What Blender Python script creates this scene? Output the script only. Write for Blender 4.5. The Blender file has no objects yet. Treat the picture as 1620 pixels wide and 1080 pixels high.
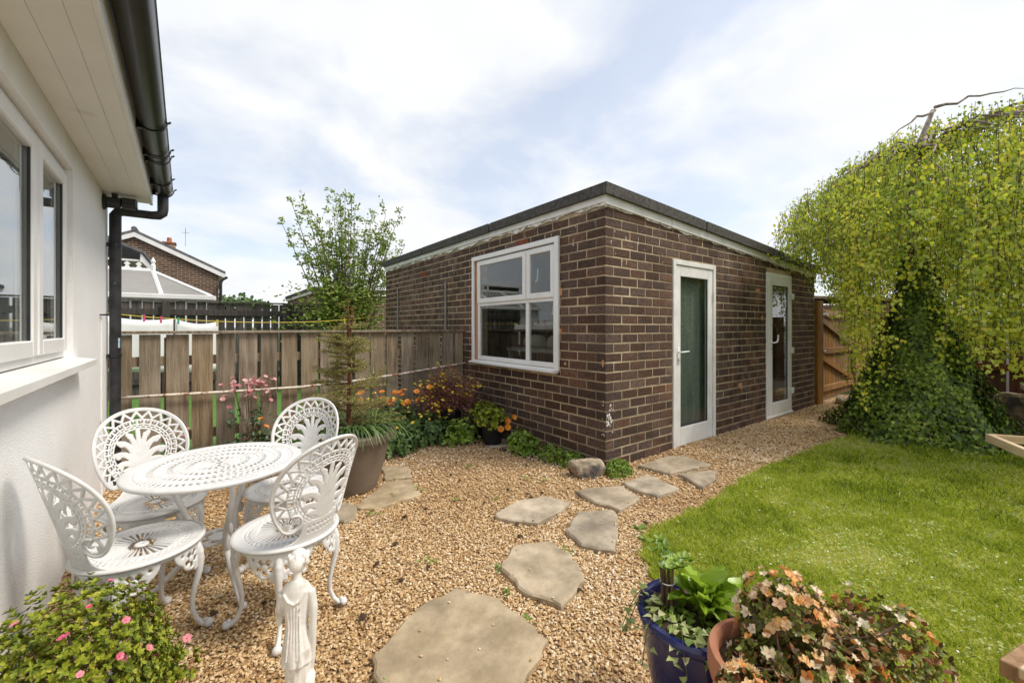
import bpy, math, random
import numpy as np
from mathutils import Vector, Matrix
random.seed(7); RNG = np.random.default_rng(11)
PI = math.pi; R_ = math.radians
SC = bpy.context.scene; COL = SC.collection

# ---------------------------------------------------------------- camera, sky, sun, exposure
cd = bpy.data.cameras.new('camera'); cam = bpy.data.objects.new('camera', cd); COL.objects.link(cam)
cd.sensor_width = 36; cd.lens = 36 * 655.3 / 1620; cd.clip_start = .02; cd.clip_end = 3000
cd.shift_y = -(540 - 517) / 1620
cam.location = (0, 0, 1.3); cam.rotation_euler = (R_(90), 0, R_(53.326 - 90))
SC.camera = cam
SUN_EL, SUN_AZ = 54, -44          # azimuth of the sun measured from +X, counter-clockwise
w = bpy.data.worlds.new('World'); SC.world = w; w.use_nodes = True
nt = w.node_tree; nt.nodes.clear()
def wn(t, **k):
    n = nt.nodes.new(t)
    for a, b in k.items(): setattr(n, a, b)
    return n
wo = wn('ShaderNodeOutputWorld'); bg = wn('ShaderNodeBackground')
sky = wn('ShaderNodeTexSky', sky_type='NISHITA', sun_disc=False, sun_elevation=R_(SUN_EL), sun_rotation=R_(90 - SUN_AZ))
sky.air_density = 1.0; sky.dust_density = 2.0
tc = wn('ShaderNodeTexCoord'); sep = wn('ShaderNodeSeparateXYZ')
nt.links.new(tc.outputs['Generated'], sep.inputs[0])
zc = wn('ShaderNodeMath', operation='MAXIMUM'); nt.links.new(sep.outputs['Z'], zc.inputs[0]); zc.inputs[1].default_value = 0.0
za = wn('ShaderNodeMath', operation='ADD'); nt.links.new(zc.outputs[0], za.inputs[0]); za.inputs[1].default_value = .22
dv = wn('ShaderNodeVectorMath', operation='DIVIDE'); cmb = wn('ShaderNodeCombineXYZ')
for i in range(3): nt.links.new(za.outputs[0], cmb.inputs[i])
nt.links.new(tc.outputs['Generated'], dv.inputs[0]); nt.links.new(cmb.outputs[0], dv.inputs[1])
cn = wn('ShaderNodeTexNoise'); cn.inputs['Scale'].default_value = 1.5; cn.inputs['Detail'].default_value = 7
cn.inputs['Roughness'].default_value = .52; cn.inputs['Distortion'].default_value = .25
nt.links.new(dv.outputs[0], cn.inputs['Vector'])
cr = wn('ShaderNodeValToRGB'); nt.links.new(cn.outputs['Fac'], cr.inputs[0])
cr.color_ramp.elements[0].position = .38; cr.color_ramp.elements[0].color = (.52, .52, .52, 1)
cr.color_ramp.elements[1].position = .55; cr.color_ramp.elements[1].color = (1, 1, 1, 1)
cn2 = wn('ShaderNodeTexNoise'); cn2.inputs['Scale'].default_value = 3.1; cn2.inputs['Detail'].default_value = 6
nt.links.new(dv.outputs[0], cn2.inputs['Vector'])
cr2 = wn('ShaderNodeValToRGB'); nt.links.new(cn2.outputs['Fac'], cr2.inputs[0])
cr2.color_ramp.elements[0].position = .3; cr2.color_ramp.elements[0].color = (.63, .645, .67, 1)
cr2.color_ramp.elements[1].position = .62; cr2.color_ramp.elements[1].color = (.69, .70, .715, 1)
ml = wn('ShaderNodeMix', data_type='RGBA', blend_type='MULTIPLY'); ml.inputs[0].default_value = 1
nt.links.new(sky.outputs[0], ml.inputs[6]); ml.inputs[7].default_value = (.15, .15, .15, 1)
mx = wn('ShaderNodeMix', data_type='RGBA')
nt.links.new(cr.outputs[0], mx.inputs[0]); nt.links.new(ml.outputs[2], mx.inputs[6]); nt.links.new(cr2.outputs[0], mx.inputs[7])
nt.links.new(mx.outputs[2], bg.inputs[0]); bg.inputs[1].default_value = 1.0
nt.links.new(bg.outputs[0], wo.inputs[0])
sl = bpy.data.lights.new('sun', 'SUN'); sl.energy = 2.3; sl.angle = R_(18); sl.color = (1, .93, .82)
so = bpy.data.objects.new('sun', sl); COL.objects.link(so)
sd = Vector((math.cos(R_(SUN_EL)) * math.cos(R_(SUN_AZ)), math.cos(R_(SUN_EL)) * math.sin(R_(SUN_AZ)), math.sin(R_(SUN_EL))))
so.rotation_euler = sd.to_track_quat('Z', 'Y').to_euler(); so.location = (2, -3, 8)
SC.view_settings.view_transform = 'Standard'; SC.view_settings.look = 'None'
SC.view_settings.gamma = 1; SC.view_settings.exposure = .56; SC.view_settings.use_curve_mapping = False

# ---------------------------------------------------------------- helpers
def tag(o, label=None, cat=None, group=None, kind=None):
    if label: o['label'] = label
    if cat: o['category'] = cat
    if group: o['group'] = group
    if kind: o['kind'] = kind
    return o
def thing(name, label, cat, loc=(0, 0, 0), rz=0, group=None):
    o = bpy.data.objects.new(name, None); COL.objects.link(o); o.empty_display_size = .1
    o.location = loc; o.rotation_euler = (0, 0, rz)
    return tag(o, label, cat, group)
def link(name, me, parent=None, loc=None, world=False):
    o = bpy.data.objects.new(name, me); COL.objects.link(o)
    if parent:
        o.parent = parent
        if world: o.matrix_parent_inverse = Matrix.Translation(-Vector(parent.location))
    if loc is not None: o.location = loc
    return o
def np_mesh(name, V, F, mat, rnd=None, smooth=False):
    """V (n,3); F an (m,k) array, all faces with k corners"""
    V = np.asarray(V, np.float32); F = np.asarray(F, np.int32); k = F.shape[1]
    me = bpy.data.meshes.new(name)
    me.vertices.add(len(V)); me.vertices.foreach_set('co', V.ravel())
    me.loops.add(F.size); me.loops.foreach_set('vertex_index', F.ravel())
    me.polygons.add(len(F)); me.polygons.foreach_set('loop_start', np.arange(0, F.size, k, dtype=np.int32))
    me.polygons.foreach_set('use_smooth', np.full(len(F), smooth))
    if rnd is not None:
        a = me.attributes.new('rnd', 'FLOAT', 'POINT'); a.data.foreach_set('value', np.asarray(rnd, np.float32))
    me.update(calc_edges=True); me.materials.append(mat)
    return me
class MB:
    def __init__(s): s.v = []; s.f = []; s.r = []; s.cur = 0.5
    def add(s, vs, fs):
        b = len(s.v); s.v += [tuple(p) for p in vs]; s.f += [tuple(i + b for i in q) for q in fs]; s.r += [s.cur] * len(vs)
        return s
    def box(s, x0, x1, y0, y1, z0, z1, M=None):
        vs = [Vector((x, y, z)) for z in (z0, z1) for y in (y0, y1) for x in (x0, x1)]
        if M: vs = [M @ p for p in vs]
        return s.add(vs, [(0, 2, 3, 1), (4, 5, 7, 6), (0, 1, 5, 4), (2, 6, 7, 3), (0, 4, 6, 2), (1, 3, 7, 5)])
    def cbox(s, x0, x1, y0, y1, z0, z1, c=.004, M=None):
        """chamfered box"""
        c = min(c, (x1 - x0) * .4, (y1 - y0) * .4, (z1 - z0) * .4)
        X = (x0, x1); Y = (y0, y1); Z = (z0, z1); idx = {}; vs = []
        for i in (0, 1):
            for j in (0, 1):
                for k in (0, 1):
                    sx, sy, sz = (1, -1)[i], (1, -1)[j], (1, -1)[k]
                    for a, p in enumerate(((X[i], Y[j] + sy * c, Z[k] + sz * c), (X[i] + sx * c, Y[j], Z[k] + sz * c), (X[i] + sx * c, Y[j] + sy * c, Z[k]))):
                        idx[i, j, k, a] = len(vs); vs.append(M @ Vector(p) if M else p)
        q = idx; fs = []
        for i in (0, 1):
            fs.append([q[i, 0, 0, 0], q[i, 0, 1, 0], q[i, 1, 1, 0], q[i, 1, 0, 0]][::1 if i == 0 else -1])
            fs.append([q[0, i, 0, 1], q[1, i, 0, 1], q[1, i, 1, 1], q[0, i, 1, 1]][::1 if i == 0 else -1])
            fs.append([q[0, 0, i, 2], q[0, 1, i, 2], q[1, 1, i, 2], q[1, 0, i, 2]][::1 if i == 0 else -1])
        for a in (0, 1):
            for b in (0, 1):
                e = 1 if a == b else -1
                fs.append([q[0, a, b, 1], q[0, a, b, 2], q[1, a, b, 2], q[1, a, b, 1]][::e])
                fs.append([q[a, 0, b, 2], q[a, 0, b, 0], q[a, 1, b, 0], q[a, 1, b, 2]][::e])
                fs.append([q[a, b, 0, 0], q[a, b, 0, 1], q[a, b, 1, 1], q[a, b, 1, 0]][::e])
        for i in (0, 1):
            for j in (0, 1):
                for k in (0, 1):
                    fs.append([q[i, j, k, 0], q[i, j, k, 1], q[i, j, k, 2]][::1 if (i + j + k) % 2 else -1])
        return s.add(vs, fs)
    def tube(s, pts, rad, n=8, cap=True):
        pts = [Vector(p) for p in pts]; m = len(pts)
        if not hasattr(rad, '__len__'): rad = [rad] * m
        vs = []; up = None
        for i, p in enumerate(pts):
            t = (pts[min(i + 1, m - 1)] - pts[max(i - 1, 0)])
            t = t.normalized() if t.length > 1e-9 else Vector((0, 0, 1))
            if up is None: up = t.orthogonal().normalized()
            up = up - t * up.dot(t); up = up.normalized() if up.length > 1e-6 else t.orthogonal().normalized()
            b = t.cross(up)
            for k in range(n):
                a = 2 * PI * k / n; vs.append(p + (up * math.cos(a) + b * math.sin(a)) * rad[i])
        fs = [(i * n + k, i * n + (k + 1) % n, (i + 1) * n + (k + 1) % n, (i + 1) * n + k) for i in range(m - 1) for k in range(n)]
        if cap: fs += [tuple(range(n))[::-1], tuple((m - 1) * n + k for k in range(n))]
        return s.add(vs, fs)
    def lathe(s, prof, n=32, c=(0, 0, 0), sx=1, sy=1):
        m = len(prof)
        vs = [(c[0] + sx * r * math.cos(2 * PI * k / n), c[1] + sy * r * math.sin(2 * PI * k / n), c[2] + z) for r, z in prof for k in range(n)]
        fs = [(i * n + k, i * n + (k + 1) % n, (i + 1) * n + (k + 1) % n, (i + 1) * n + k) for i in range(m - 1) for k in range(n)]
        return s.add(vs, fs)
    def prism(s, poly, z0, z1, M=None):
        n = len(poly); vs = [Vector((x, y, z0)) for x, y in poly] + [Vector((x, y, z1)) for x, y in poly]
        if M: vs = [M @ p for p in vs]
        return s.add(vs, [tuple(range(n))[::-1], tuple(range(n, 2 * n))] + [(k, (k + 1) % n, n + (k + 1) % n, n + k) for k in range(n)])
    def mesh(s, name, mat, smooth=False):
        me = bpy.data.meshes.new(name); me.from_pydata([tuple(p) for p in s.v], [], s.f)
        a = me.attributes.new('rnd', 'FLOAT', 'POINT'); a.data.foreach_set('value', np.asarray(s.r, np.float32))
        if smooth: me.polygons.foreach_set('use_smooth', np.full(len(me.polygons), True))
        me.materials.append(mat); me.update()
        return me
    def build(s, name, mat, parent=None, smooth=False, loc=None, world=False):
        return link(name, s.mesh(name, mat, smooth), parent, loc, world)
def smooth_by_angle(o, deg=40):
    me = o.data; me.polygons.foreach_set('use_smooth', np.full(len(me.polygons), True))
    try: me.set_sharp_from_angle(angle=R_(deg))
    except Exception: pass
    return o
def copy_tree(o, parent=None):
    c = o.copy(); COL.objects.link(c); c.parent = parent
    for ch in [x for x in KIDS.get(o.name, [])]: copy_tree(ch, c)
    return c
KIDS = {}
def collect_kids():
    KIDS.clear()
    for o in bpy.data.objects:
        if o.parent: KIDS.setdefault(o.parent.name, []).append(o)

# ---------------------------------------------------------------- materials
def mk(name, c1, c2, scale=4., rough=.75, bump=.0, bscale=40., stretch=(1, 1, 1), rnd=None, rv=.5, metal=0., lo=.35, hi=.65, c3=None, s3=1.3, t3=(.55, .7), spec=.3, detail=8, bdist=.01, coat=0., wstain=None):
    m = bpy.data.materials.new(name); m.use_nodes = True; t = m.node_tree; L = t.links.new
    b = t.nodes['Principled BSDF']; b.inputs['Roughness'].default_value = rough; b.inputs['Metallic'].default_value = metal
    b.inputs['Specular IOR Level'].default_value = spec; b.inputs['Coat Weight'].default_value = coat
    co = t.nodes.new('ShaderNodeTexCoord'); mp = t.nodes.new('ShaderNodeMapping'); L(co.outputs['Object'], mp.inputs[0]); mp.inputs['Scale'].default_value = stretch
    oi = t.nodes.new('ShaderNodeObjectInfo')
    if rnd == 'obj':
        ad = t.nodes.new('ShaderNodeVectorMath'); ad.operation = 'ADD'; ml = t.nodes.new('ShaderNodeMath'); ml.operation = 'MULTIPLY'
        L(oi.outputs['Random'], ml.inputs[0]); ml.inputs[1].default_value = 37.; L(co.outputs['Object'], ad.inputs[0]); L(ml.outputs[0], ad.inputs[1]); L(ad.outputs[0], mp.inputs[0])
    n = t.nodes.new('ShaderNodeTexNoise'); n.inputs['Scale'].default_value = scale; n.inputs['Detail'].default_value = detail; n.inputs['Roughness'].default_value = .6; L(mp.outputs[0], n.inputs['Vector'])
    r = t.nodes.new('ShaderNodeValToRGB'); L(n.outputs['Fac'], r.inputs[0])
    e = r.color_ramp.elements; e[0].position = lo; e[1].position = hi; e[0].color = (*c1, 1); e[1].color = (*c2, 1)
    out = r.outputs[0]
    if c3:
        n3 = t.nodes.new('ShaderNodeTexNoise'); n3.inputs['Scale'].default_value = s3; n3.inputs['Detail'].default_value = 6; L(co.outputs['Object'] if rnd != 'obj' else ad.outputs[0], n3.inputs['Vector'])
        r3 = t.nodes.new('ShaderNodeValToRGB'); L(n3.outputs['Fac'], r3.inputs[0]); r3.color_ramp.elements[0].position = t3[0]; r3.color_ramp.elements[1].position = t3[1]
        x = t.nodes.new('ShaderNodeMix'); x.data_type = 'RGBA'; L(r3.outputs[0], x.inputs[0]); L(out, x.inputs[6]); x.inputs[7].default_value = (*c3, 1); out = x.outputs[2]
    if rnd:
        if rnd == 'obj': src = oi.outputs['Random']
        else:
            a = t.nodes.new('ShaderNodeAttribute'); a.attribute_name = 'rnd'; src = a.outputs['Fac']
        mr = t.nodes.new('ShaderNodeMapRange'); L(src, mr.inputs[0]); mr.inputs[3].default_value = 1 - rv; mr.inputs[4].default_value = 1 + rv
        hs = t.nodes.new('ShaderNodeHueSaturation'); L(mr.outputs[0], hs.inputs['Value']); L(out, hs.inputs['Color']); out = hs.outputs[0]
        w2 = t.nodes.new('ShaderNodeMath'); w2.operation = 'MULTIPLY'; L(src, w2.inputs[0]); w2.inputs[1].default_value = 7.13
        fr = t.nodes.new('ShaderNodeMath'); fr.operation = 'FRACT'; L(w2.outputs[0], fr.inputs[0])
        m2 = t.nodes.new('ShaderNodeMapRange'); L(fr.outputs[0], m2.inputs[0]); m2.inputs[3].default_value = .82; m2.inputs[4].default_value = 1.18; L(m2.outputs[0], hs.inputs['Saturation'])
    if wstain:
        ge = t.nodes.new('ShaderNodeNewGeometry'); nw = t.nodes.new('ShaderNodeTexNoise'); nw.inputs['Scale'].default_value = wstain[0]; nw.inputs['Detail'].default_value = 7; nw.inputs['Roughness'].default_value = .65; L(ge.outputs['Position'], nw.inputs['Vector'])
        mw = t.nodes.new('ShaderNodeMapRange'); L(nw.outputs['Fac'], mw.inputs[0]); mw.inputs[1].default_value = .32; mw.inputs[2].default_value = .68; mw.inputs[3].default_value = wstain[1]; mw.inputs[4].default_value = wstain[2]
        hw_ = t.nodes.new('ShaderNodeHueSaturation'); L(mw.outputs[0], hw_.inputs['Value']); L(out, hw_.inputs['Color']); out = hw_.outputs[0]
    L(out, b.inputs['Base Color'])
    if bump:
        nb = t.nodes.new('ShaderNodeTexNoise'); nb.inputs['Scale'].default_value = bscale; nb.inputs['Detail'].default_value = 5; L(mp.outputs[0], nb.inputs['Vector'])
        bp = t.nodes.new('ShaderNodeBump'); bp.inputs['Strength'].default_value = bump; bp.inputs['Distance'].default_value = bdist; L(nb.outputs['Fac'], bp.inputs['Height']); L(bp.outputs[0], b.inputs['Normal'])
    return m
def mkleaf(name, cols, transl=.3, rough=.5, gloss=.06, src='rnd'):
    m = bpy.data.materials.new(name); m.use_nodes = True; t = m.node_tree; L = t.links.new; t.nodes.clear()
    o = t.nodes.new('ShaderNodeOutputMaterial'); a = t.nodes.new('ShaderNodeAttribute'); a.attribute_name = 'rnd'
    r = t.nodes.new('ShaderNodeValToRGB')
    if src == 'rnd': L(a.outputs['Fac'], r.inputs[0])
    else:
        oi = t.nodes.new('ShaderNodeObjectInfo'); L(oi.outputs['Random'], r.inputs[0])
    e = r.color_ramp.elements
    while len(e) < len(cols): e.new(.5)
    for i, c in enumerate(cols): e[i].position = i / max(1, len(cols) - 1); e[i].color = (*c, 1)
    d = t.nodes.new('ShaderNodeBsdfDiffuse'); tr = t.nodes.new('ShaderNodeBsdfTranslucent'); g = t.nodes.new('ShaderNodeBsdfGlossy'); g.inputs['Roughness'].default_value = rough
    L(r.outputs[0], d.inputs[0]); L(r.outputs[0], tr.inputs[0])
    m1 = t.nodes.new('ShaderNodeMixShader'); m1.inputs[0].default_value = transl; L(d.outputs[0], m1.inputs[1]); L(tr.outputs[0], m1.inputs[2])
    m2 = t.nodes.new('ShaderNodeMixShader'); m2.inputs[0].default_value = gloss; L(m1.outputs[0], m2.inputs[1]); L(g.outputs[0], m2.inputs[2]); L(m2.outputs[0], o.inputs[0])
    return m
def mkglass(name, tint=(.9, .93, .92), rough=0., base=.07):
    m = bpy.data.materials.new(name); m.use_nodes = True; t = m.node_tree; L = t.links.new; t.nodes.clear()
    o = t.nodes.new('ShaderNodeOutputMaterial'); tr = t.nodes.new('ShaderNodeBsdfTransparent'); tr.inputs[0].default_value = (*tint, 1)
    g = t.nodes.new('ShaderNodeBsdfGlossy'); g.inputs['Roughness'].default_value = rough
    f = t.nodes.new('ShaderNodeLayerWeight'); pw = t.nodes.new('ShaderNodeMath'); pw.operation = 'POWER'; L(f.outputs['Facing'], pw.inputs[0]); pw.inputs[1].default_value = 4.
    ad = t.nodes.new('ShaderNodeMath'); ad.operation = 'ADD'; L(pw.outputs[0], ad.inputs[0]); ad.inputs[1].default_value = base; ad.use_clamp = True
    x = t.nodes.new('ShaderNodeMixShader'); L(ad.outputs[0], x.inputs[0]); L(tr.outputs[0], x.inputs[1]); L(g.outputs[0], x.inputs[2]); L(x.outputs[0], o.inputs[0])
    return m
BR1, BR2 = (.046, .028, .021), (.150, .088, .062)
M = dict(
    brick=mk('brick_clay', BR1, BR2, 9, .8, .5, 60, rnd='obj', rv=.34, c3=(.21, .09, .05), s3=3.0, t3=(.60, .8), wstain=(1.6, .68, 1.3)),
    brickm=mk('brick_clay_far', BR1, BR2, 9, .8, .5, 60, rnd='attr', rv=.34, c3=(.21, .09, .05), s3=3.0, t3=(.60, .8), wstain=(1.6, .68, 1.3)),
    mortar=mk('mortar', (.30, .235, .155), (.52, .415, .28), 5, .95, .5, 120, wstain=(2.1, .72, 1.25)),
    white=mk('white_upvc', (.74, .73, .71), (.82, .815, .80), 3, .35, 0, spec=.45),
    whitewood=mk('white_painted_timber', (.68, .665, .63), (.82, .81, .79), 5, .6, .2, 30, c3=(.5, .44, .37), s3=14, t3=(.74, .80)),
    peel=mk('peeling_white_filler', (.42, .37, .31), (.80, .78, .74), 16, .9, .6, 50, lo=.42, hi=.55),
    felt=mk('roof_felt', (.05, .047, .043), (.115, .108, .098), 30, .95, .6, 160),
    render=mk('white_render', (.82, .81, .795), (.88, .875, .865), 1.4, .9, .45, 110, c3=(.70, .67, .63), s3=.9, t3=(.55, .8)),
    soffit=mk('cream_soffit_board', (.79, .765, .715), (.85, .83, .785), 2, .45, .05, 20, c3=(.5, .42, .33), s3=2.2, t3=(.66, .8)),
    black=mk('black_plastic', (.012, .012, .013), (.022, .022, .024), 5, .3, .05, 30, spec=.5),
    blackold=mk('weathered_black_plastic', (.018, .019, .021), (.05, .05, .052), 9, .45, .1, 60, c3=(.3, .3, .29), s3=22, t3=(.7, .76)),
    board=mk('weathered_fence_board', (.13, .095, .06), (.33, .26, .18), 3.2, .9, .6, 14, (9, 9, .7), rnd='obj', rv=.2, c3=(.36, .305, .235), s3=1.6, t3=(.45, .75)),
    boarddark=mk('dark_old_fence_board', (.055, .046, .042), (.13, .11, .10), 3.2, .95, .4, 14, (8, 8, .6), rnd='obj', rv=.3),
    gatewood=mk('brown_stained_timber', (.17, .085, .032), (.31, .17, .068), 3.2, .7, .3, 14, (8, 8, .6), rnd='obj', rv=.25),
    fencebrown=mk('dark_brown_stained_timber', (.06, .022, .012), (.12, .05, .025), 3.2, .7, .3, 14, (8, 8, .6), rnd='obj', rv=.3),
    pale=mk('pale_new_timber', (.55, .40, .25), (.72, .56, .38), 3, .7, .2, 12, (.8, 9, 9), rnd='obj', rv=.12, c3=(.25, .15, .08), s3=7, t3=(.76, .8)),
    batten=mk('grey_batten', (.2, .17, .14), (.33, .29, .25), 5, .9, .3, 30, (8, 8, .6)),
    gravelbed=mk('gravel_fines', (.25, .155, .075), (.48, .325, .17), 60, .95, .8, 130, c3=(.26, .15, .085), s3=.9, t3=(.5, .75)),
    soil=mk('soil', (.03, .019, .012), (.085, .056, .036), 9, .95, .8, 30),
    lawn=mk('lawn_ground', (.20, .22, .022), (.34, .34, .06), 5, .95, .6, 60),
    turf=mk('bright_turf', (.075, .17, .03), (.11, .23, .045), 8, .9, .4, 80),
    field=mk('rough_ground', (.05, .07, .02), (.11, .12, .05), .3, .95),
    flag=mk('sandstone_flag', (.31, .25, .17), (.50, .41, .295), 6, .88, .8, 22, rnd='obj', rv=.12, c3=(.23, .185, .13), s3=4.5, t3=(.52, .75), wstain=(5., .8, 1.15)),
    rock=mk('limestone_rock', (.16, .13, .10), (.52, .42, .29), 9, .9, 1.0, 24, lo=.32, hi=.6, c3=(.10, .095, .09), s3=5, t3=(.50, .62), bdist=.02),
    cast=mk('white_cast_metal', (.64, .64, .64), (.74, .74, .735), 12, .42, .25, 90, spec=.4, bdist=.003, c3=(.55, .53, .50), s3=14, t3=(.68, .8)),
    plaster=mk('white_plaster', (.66, .64, .59), (.80, .78, .74), 8, .6, .35, 90, spec=.35, bdist=.003, c3=(.45, .42, .34), s3=16, t3=(.60, .78)),
    rust=mk('rusty_white_paint', (.30, .10, .04), (.75, .68, .58), 22, .75, .4, 60, (1, 1, 1), lo=.38, hi=.5),
    brownpot=mk('taupe_planter', (.155, .115, .085), (.215, .165, .128), 3, .55, .08, 40, spec=.4),
    blackpot=mk('black_pot', (.010, .010, .012), (.024, .024, .027), 7, .5, .1, 40),
    bluepot=mk('blue_glaze', (.008, .011, .062), (.014, .022, .125), 2.0, .15, .06, 10, spec=.5, coat=.3),
    terra=mk('terracotta', (.30, .115, .06), (.44, .20, .115), 7, .85, .3, 40, c3=(.45, .33, .27), s3=6, t3=(.6, .78)),
    bark=mk('bark', (.06, .038, .022), (.17, .115, .075), 14, .9, .6, 30, (1, 1, .4)),
    palebark=mk('pale_birch_bark', (.13, .10, .08), (.42, .36, .30), 14, .9, .5, 30, (1, 1, .5)),
    redbark=mk('orange_brown_bark', (.09, .04, .018), (.20, .095, .045), 14, .9, .5, 30),
    tile=mk('grey_roof_tile', (.10, .10, .105), (.18, .175, .175), 8, .85, .3, 20),
    redtile=mk('brown_roof_tile', (.20, .12, .09), (.32, .22, .17), 12, .85, .3, 20),
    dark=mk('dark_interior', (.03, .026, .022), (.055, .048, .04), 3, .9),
    greywall=mk('grey_board', (.17, .17, .16), (.24, .24, .23), 3, .9),
    teal=mk('teal_blind', (.17, .195, .175), (.28, .305, .275), 2.2, .8, .2, 8, (6, 6, .5)),
    linen=mk('white_linen', (.72, .71, .71), (.82, .81, .81), 2, .9, .1, 20),
    yellowline=mk('yellow_plastic', (.55, .40, .02), (.7, .52, .03), 5, .5),
    pinkp=mk('pink_plastic', (.6, .06, .16), (.7, .09, .22), 5, .4),
    greenp=mk('green_plastic', (.04, .3, .16), (.06, .4, .22), 5, .4),
    redbrick=mk('red_clay', (.22, .055, .03), (.34, .095, .055), 20, .85, .4, 60),
    steel=mk('galvanised_steel', (.35, .35, .34), (.5, .5, .49), 20, .4, metal=.8),
    rubber=mk('grey_gasket', (.03, .03, .035), (.05, .05, .055), 5, .6),
    orangewood=mk('bare_timber_strip', (.44, .22, .11), (.56, .30, .17), 6, .8, .1, 30, (5, 5, .6)),
    glass=mkglass('window_glass'), glassd=mkglass('door_glass', (.86, .89, .87), .02, .05),
    poly=mk('polycarbonate_panel', (.22, .208, .19), (.27, .257, .24), 1, .4),
)
# brick wall in a material, only for houses whose bricks are too far away to tell apart
def mkfarbrick(name, a=(.06, .032, .022), b=(.15, .08, .05), mo=(.33, .27, .2)):
    m = bpy.data.materials.new(name); m.use_nodes = True; t = m.node_tree; L = t.links.new; p = t.nodes['Principled BSDF']; p.inputs['Roughness'].default_value = .9
    co = t.nodes.new('ShaderNodeTexCoord'); sp = t.nodes.new('ShaderNodeSeparateXYZ'); L(co.outputs['Object'], sp.inputs[0])
    ad = t.nodes.new('ShaderNodeMath'); ad.operation = 'ADD'; L(sp.outputs['X'], ad.inputs[0]); L(sp.outputs['Y'], ad.inputs[1])
    cb = t.nodes.new('ShaderNodeCombineXYZ'); L(ad.outputs[0], cb.inputs[0]); L(sp.outputs['Z'], cb.inputs[1])
    bt = t.nodes.new('ShaderNodeTexBrick'); L(cb.outputs[0], bt.inputs[0]); bt.inputs['Scale'].default_value = 1; bt.inputs['Brick Width'].default_value = .262; bt.inputs['Row Height'].default_value = .0885
    bt.inputs['Mortar Size'].default_value = .009; bt.inputs['Color1'].default_value = (*a, 1); bt.inputs['Color2'].default_value = (*b, 1); bt.inputs['Mortar'].default_value = (*mo, 1)
    L(bt.outputs[0], p.inputs['Base Color']); return m
M['farbrick'] = mkfarbrick('far_brickwork'); M['farbrick2'] = mkfarbrick('far_red_brickwork', (.2, .1, .06), (.34, .19, .12), (.4, .34, .27))

# ================================================================ SETTING: ground, gravel, lawn
_ang = RNG.uniform(0, 2 * PI, 60); _fr = np.exp(RNG.uniform(math.log(2.), math.log(60.), 60)); _ph = RNG.uniform(0, 2 * PI, 60)
def wavy(P):
    """smooth irregular value noise on the ground plane, about -1..1"""
    s = np.zeros(len(P)); w_ = 0
    for a, f, p in zip(_ang, _fr, _ph): k = f ** -.35; s += k * np.sin(f * (P[:, 0] * math.cos(a) + P[:, 1] * math.sin(a)) + p); w_ += k * k
    return s / math.sqrt(w_ * .5) * .6
def in_poly(P, poly):
    x, y = P[:, 0], P[:, 1]; ins = np.zeros(len(P), bool); n = len(poly)
    for i in range(n):
        x1, y1 = poly[i]; x2, y2 = poly[(i + 1) % n]
        c = (y1 > y) != (y2 > y)
        xi = (x2 - x1) * (y - y1) / ((y2 - y1) if y2 != y1 else 1e-9) + x1
        ins ^= c & (x < xi)
    return ins
def sheet(name, poly, z, mat, thick=0):
    b = MB()
    if thick: b.prism(poly, z - thick, z)
    else: b.add([(x, y, z) for x, y in poly], [tuple(range(len(poly)))])
    return tag(b.build(name, mat), kind='structure')
sheet('ground', [(-900, -900), (900, -900), (900, 900), (-900, 900)], -.03, M['field'])
sheet('gravel_path', [(-.75, -1.5), (9.9, -1.5), (9.9, 5.04), (-.75, 5.04)], 0, M['gravelbed'])
LAWN = [(1.2, -1.4), (1.42, .2), (1.62, .95), (1.86, 1.27), (1.97, 1.42), (2.13, 1.52), (2.3, 1.59), (2.62, 1.585), (2.95, 1.56), (3.22, 1.57), (3.45, 1.62), (3.8, 1.645), (4.2, 1.635), (4.8, 1.60),
        (5.4, 1.605), (5.9, 1.56), (6.3, 1.53), (6.5, 1.3), (6.55, .6), (6.6, .1), (6.9, -.6), (7.5, -1.4)]
_l = []
for i in range(len(LAWN)):
    (xa, ya), (xb, yb) = LAWN[i], LAWN[(i + 1) % len(LAWN)]; m = max(1, int(math.hypot(xb - xa, yb - ya) / .06)) if xa < 6.5 and ya > -1 else 1
    for j in range(m): _l.append((xa + (xb - xa) * j / m + random.gauss(0, .012) * (m > 1), ya + (yb - ya) * j / m + random.gauss(0, .016) * (m > 1)))
LAWN = _l
sheet('lawn', LAWN, .022, M['lawn'], .03)
sheet('soil_bed', [(6.45, 1.54), (6.9, 1.72), (7.6, 1.86), (9.0, 2.1), (9.9, 2.3), (12, 2.5), (12, -3), (7.5, -1.4), (6.9, -.6), (6.6, .1), (6.5, .6), (6.42, 1.2)], .010, M['soil'])
sheet('flower_bed', [(-.55, 4.55), (0.2, 4.4), (.7, 4.15), (1.35, 3.95), (1.75, 4.2), (2.2, 4.08), (2.45, 3.82), (2.52, 3.3), (2.62, 2.95), (2.72, 2.62), (2.93, 2.45), (2.93, 5.03), (-.55, 5.03)], .006, M['soil'])
sheet('neighbour_lawn', [(-6, 5.09), (2.9, 5.09), (2.9, 10.1), (-6, 10.1)], -.004, M['turf'])

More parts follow.
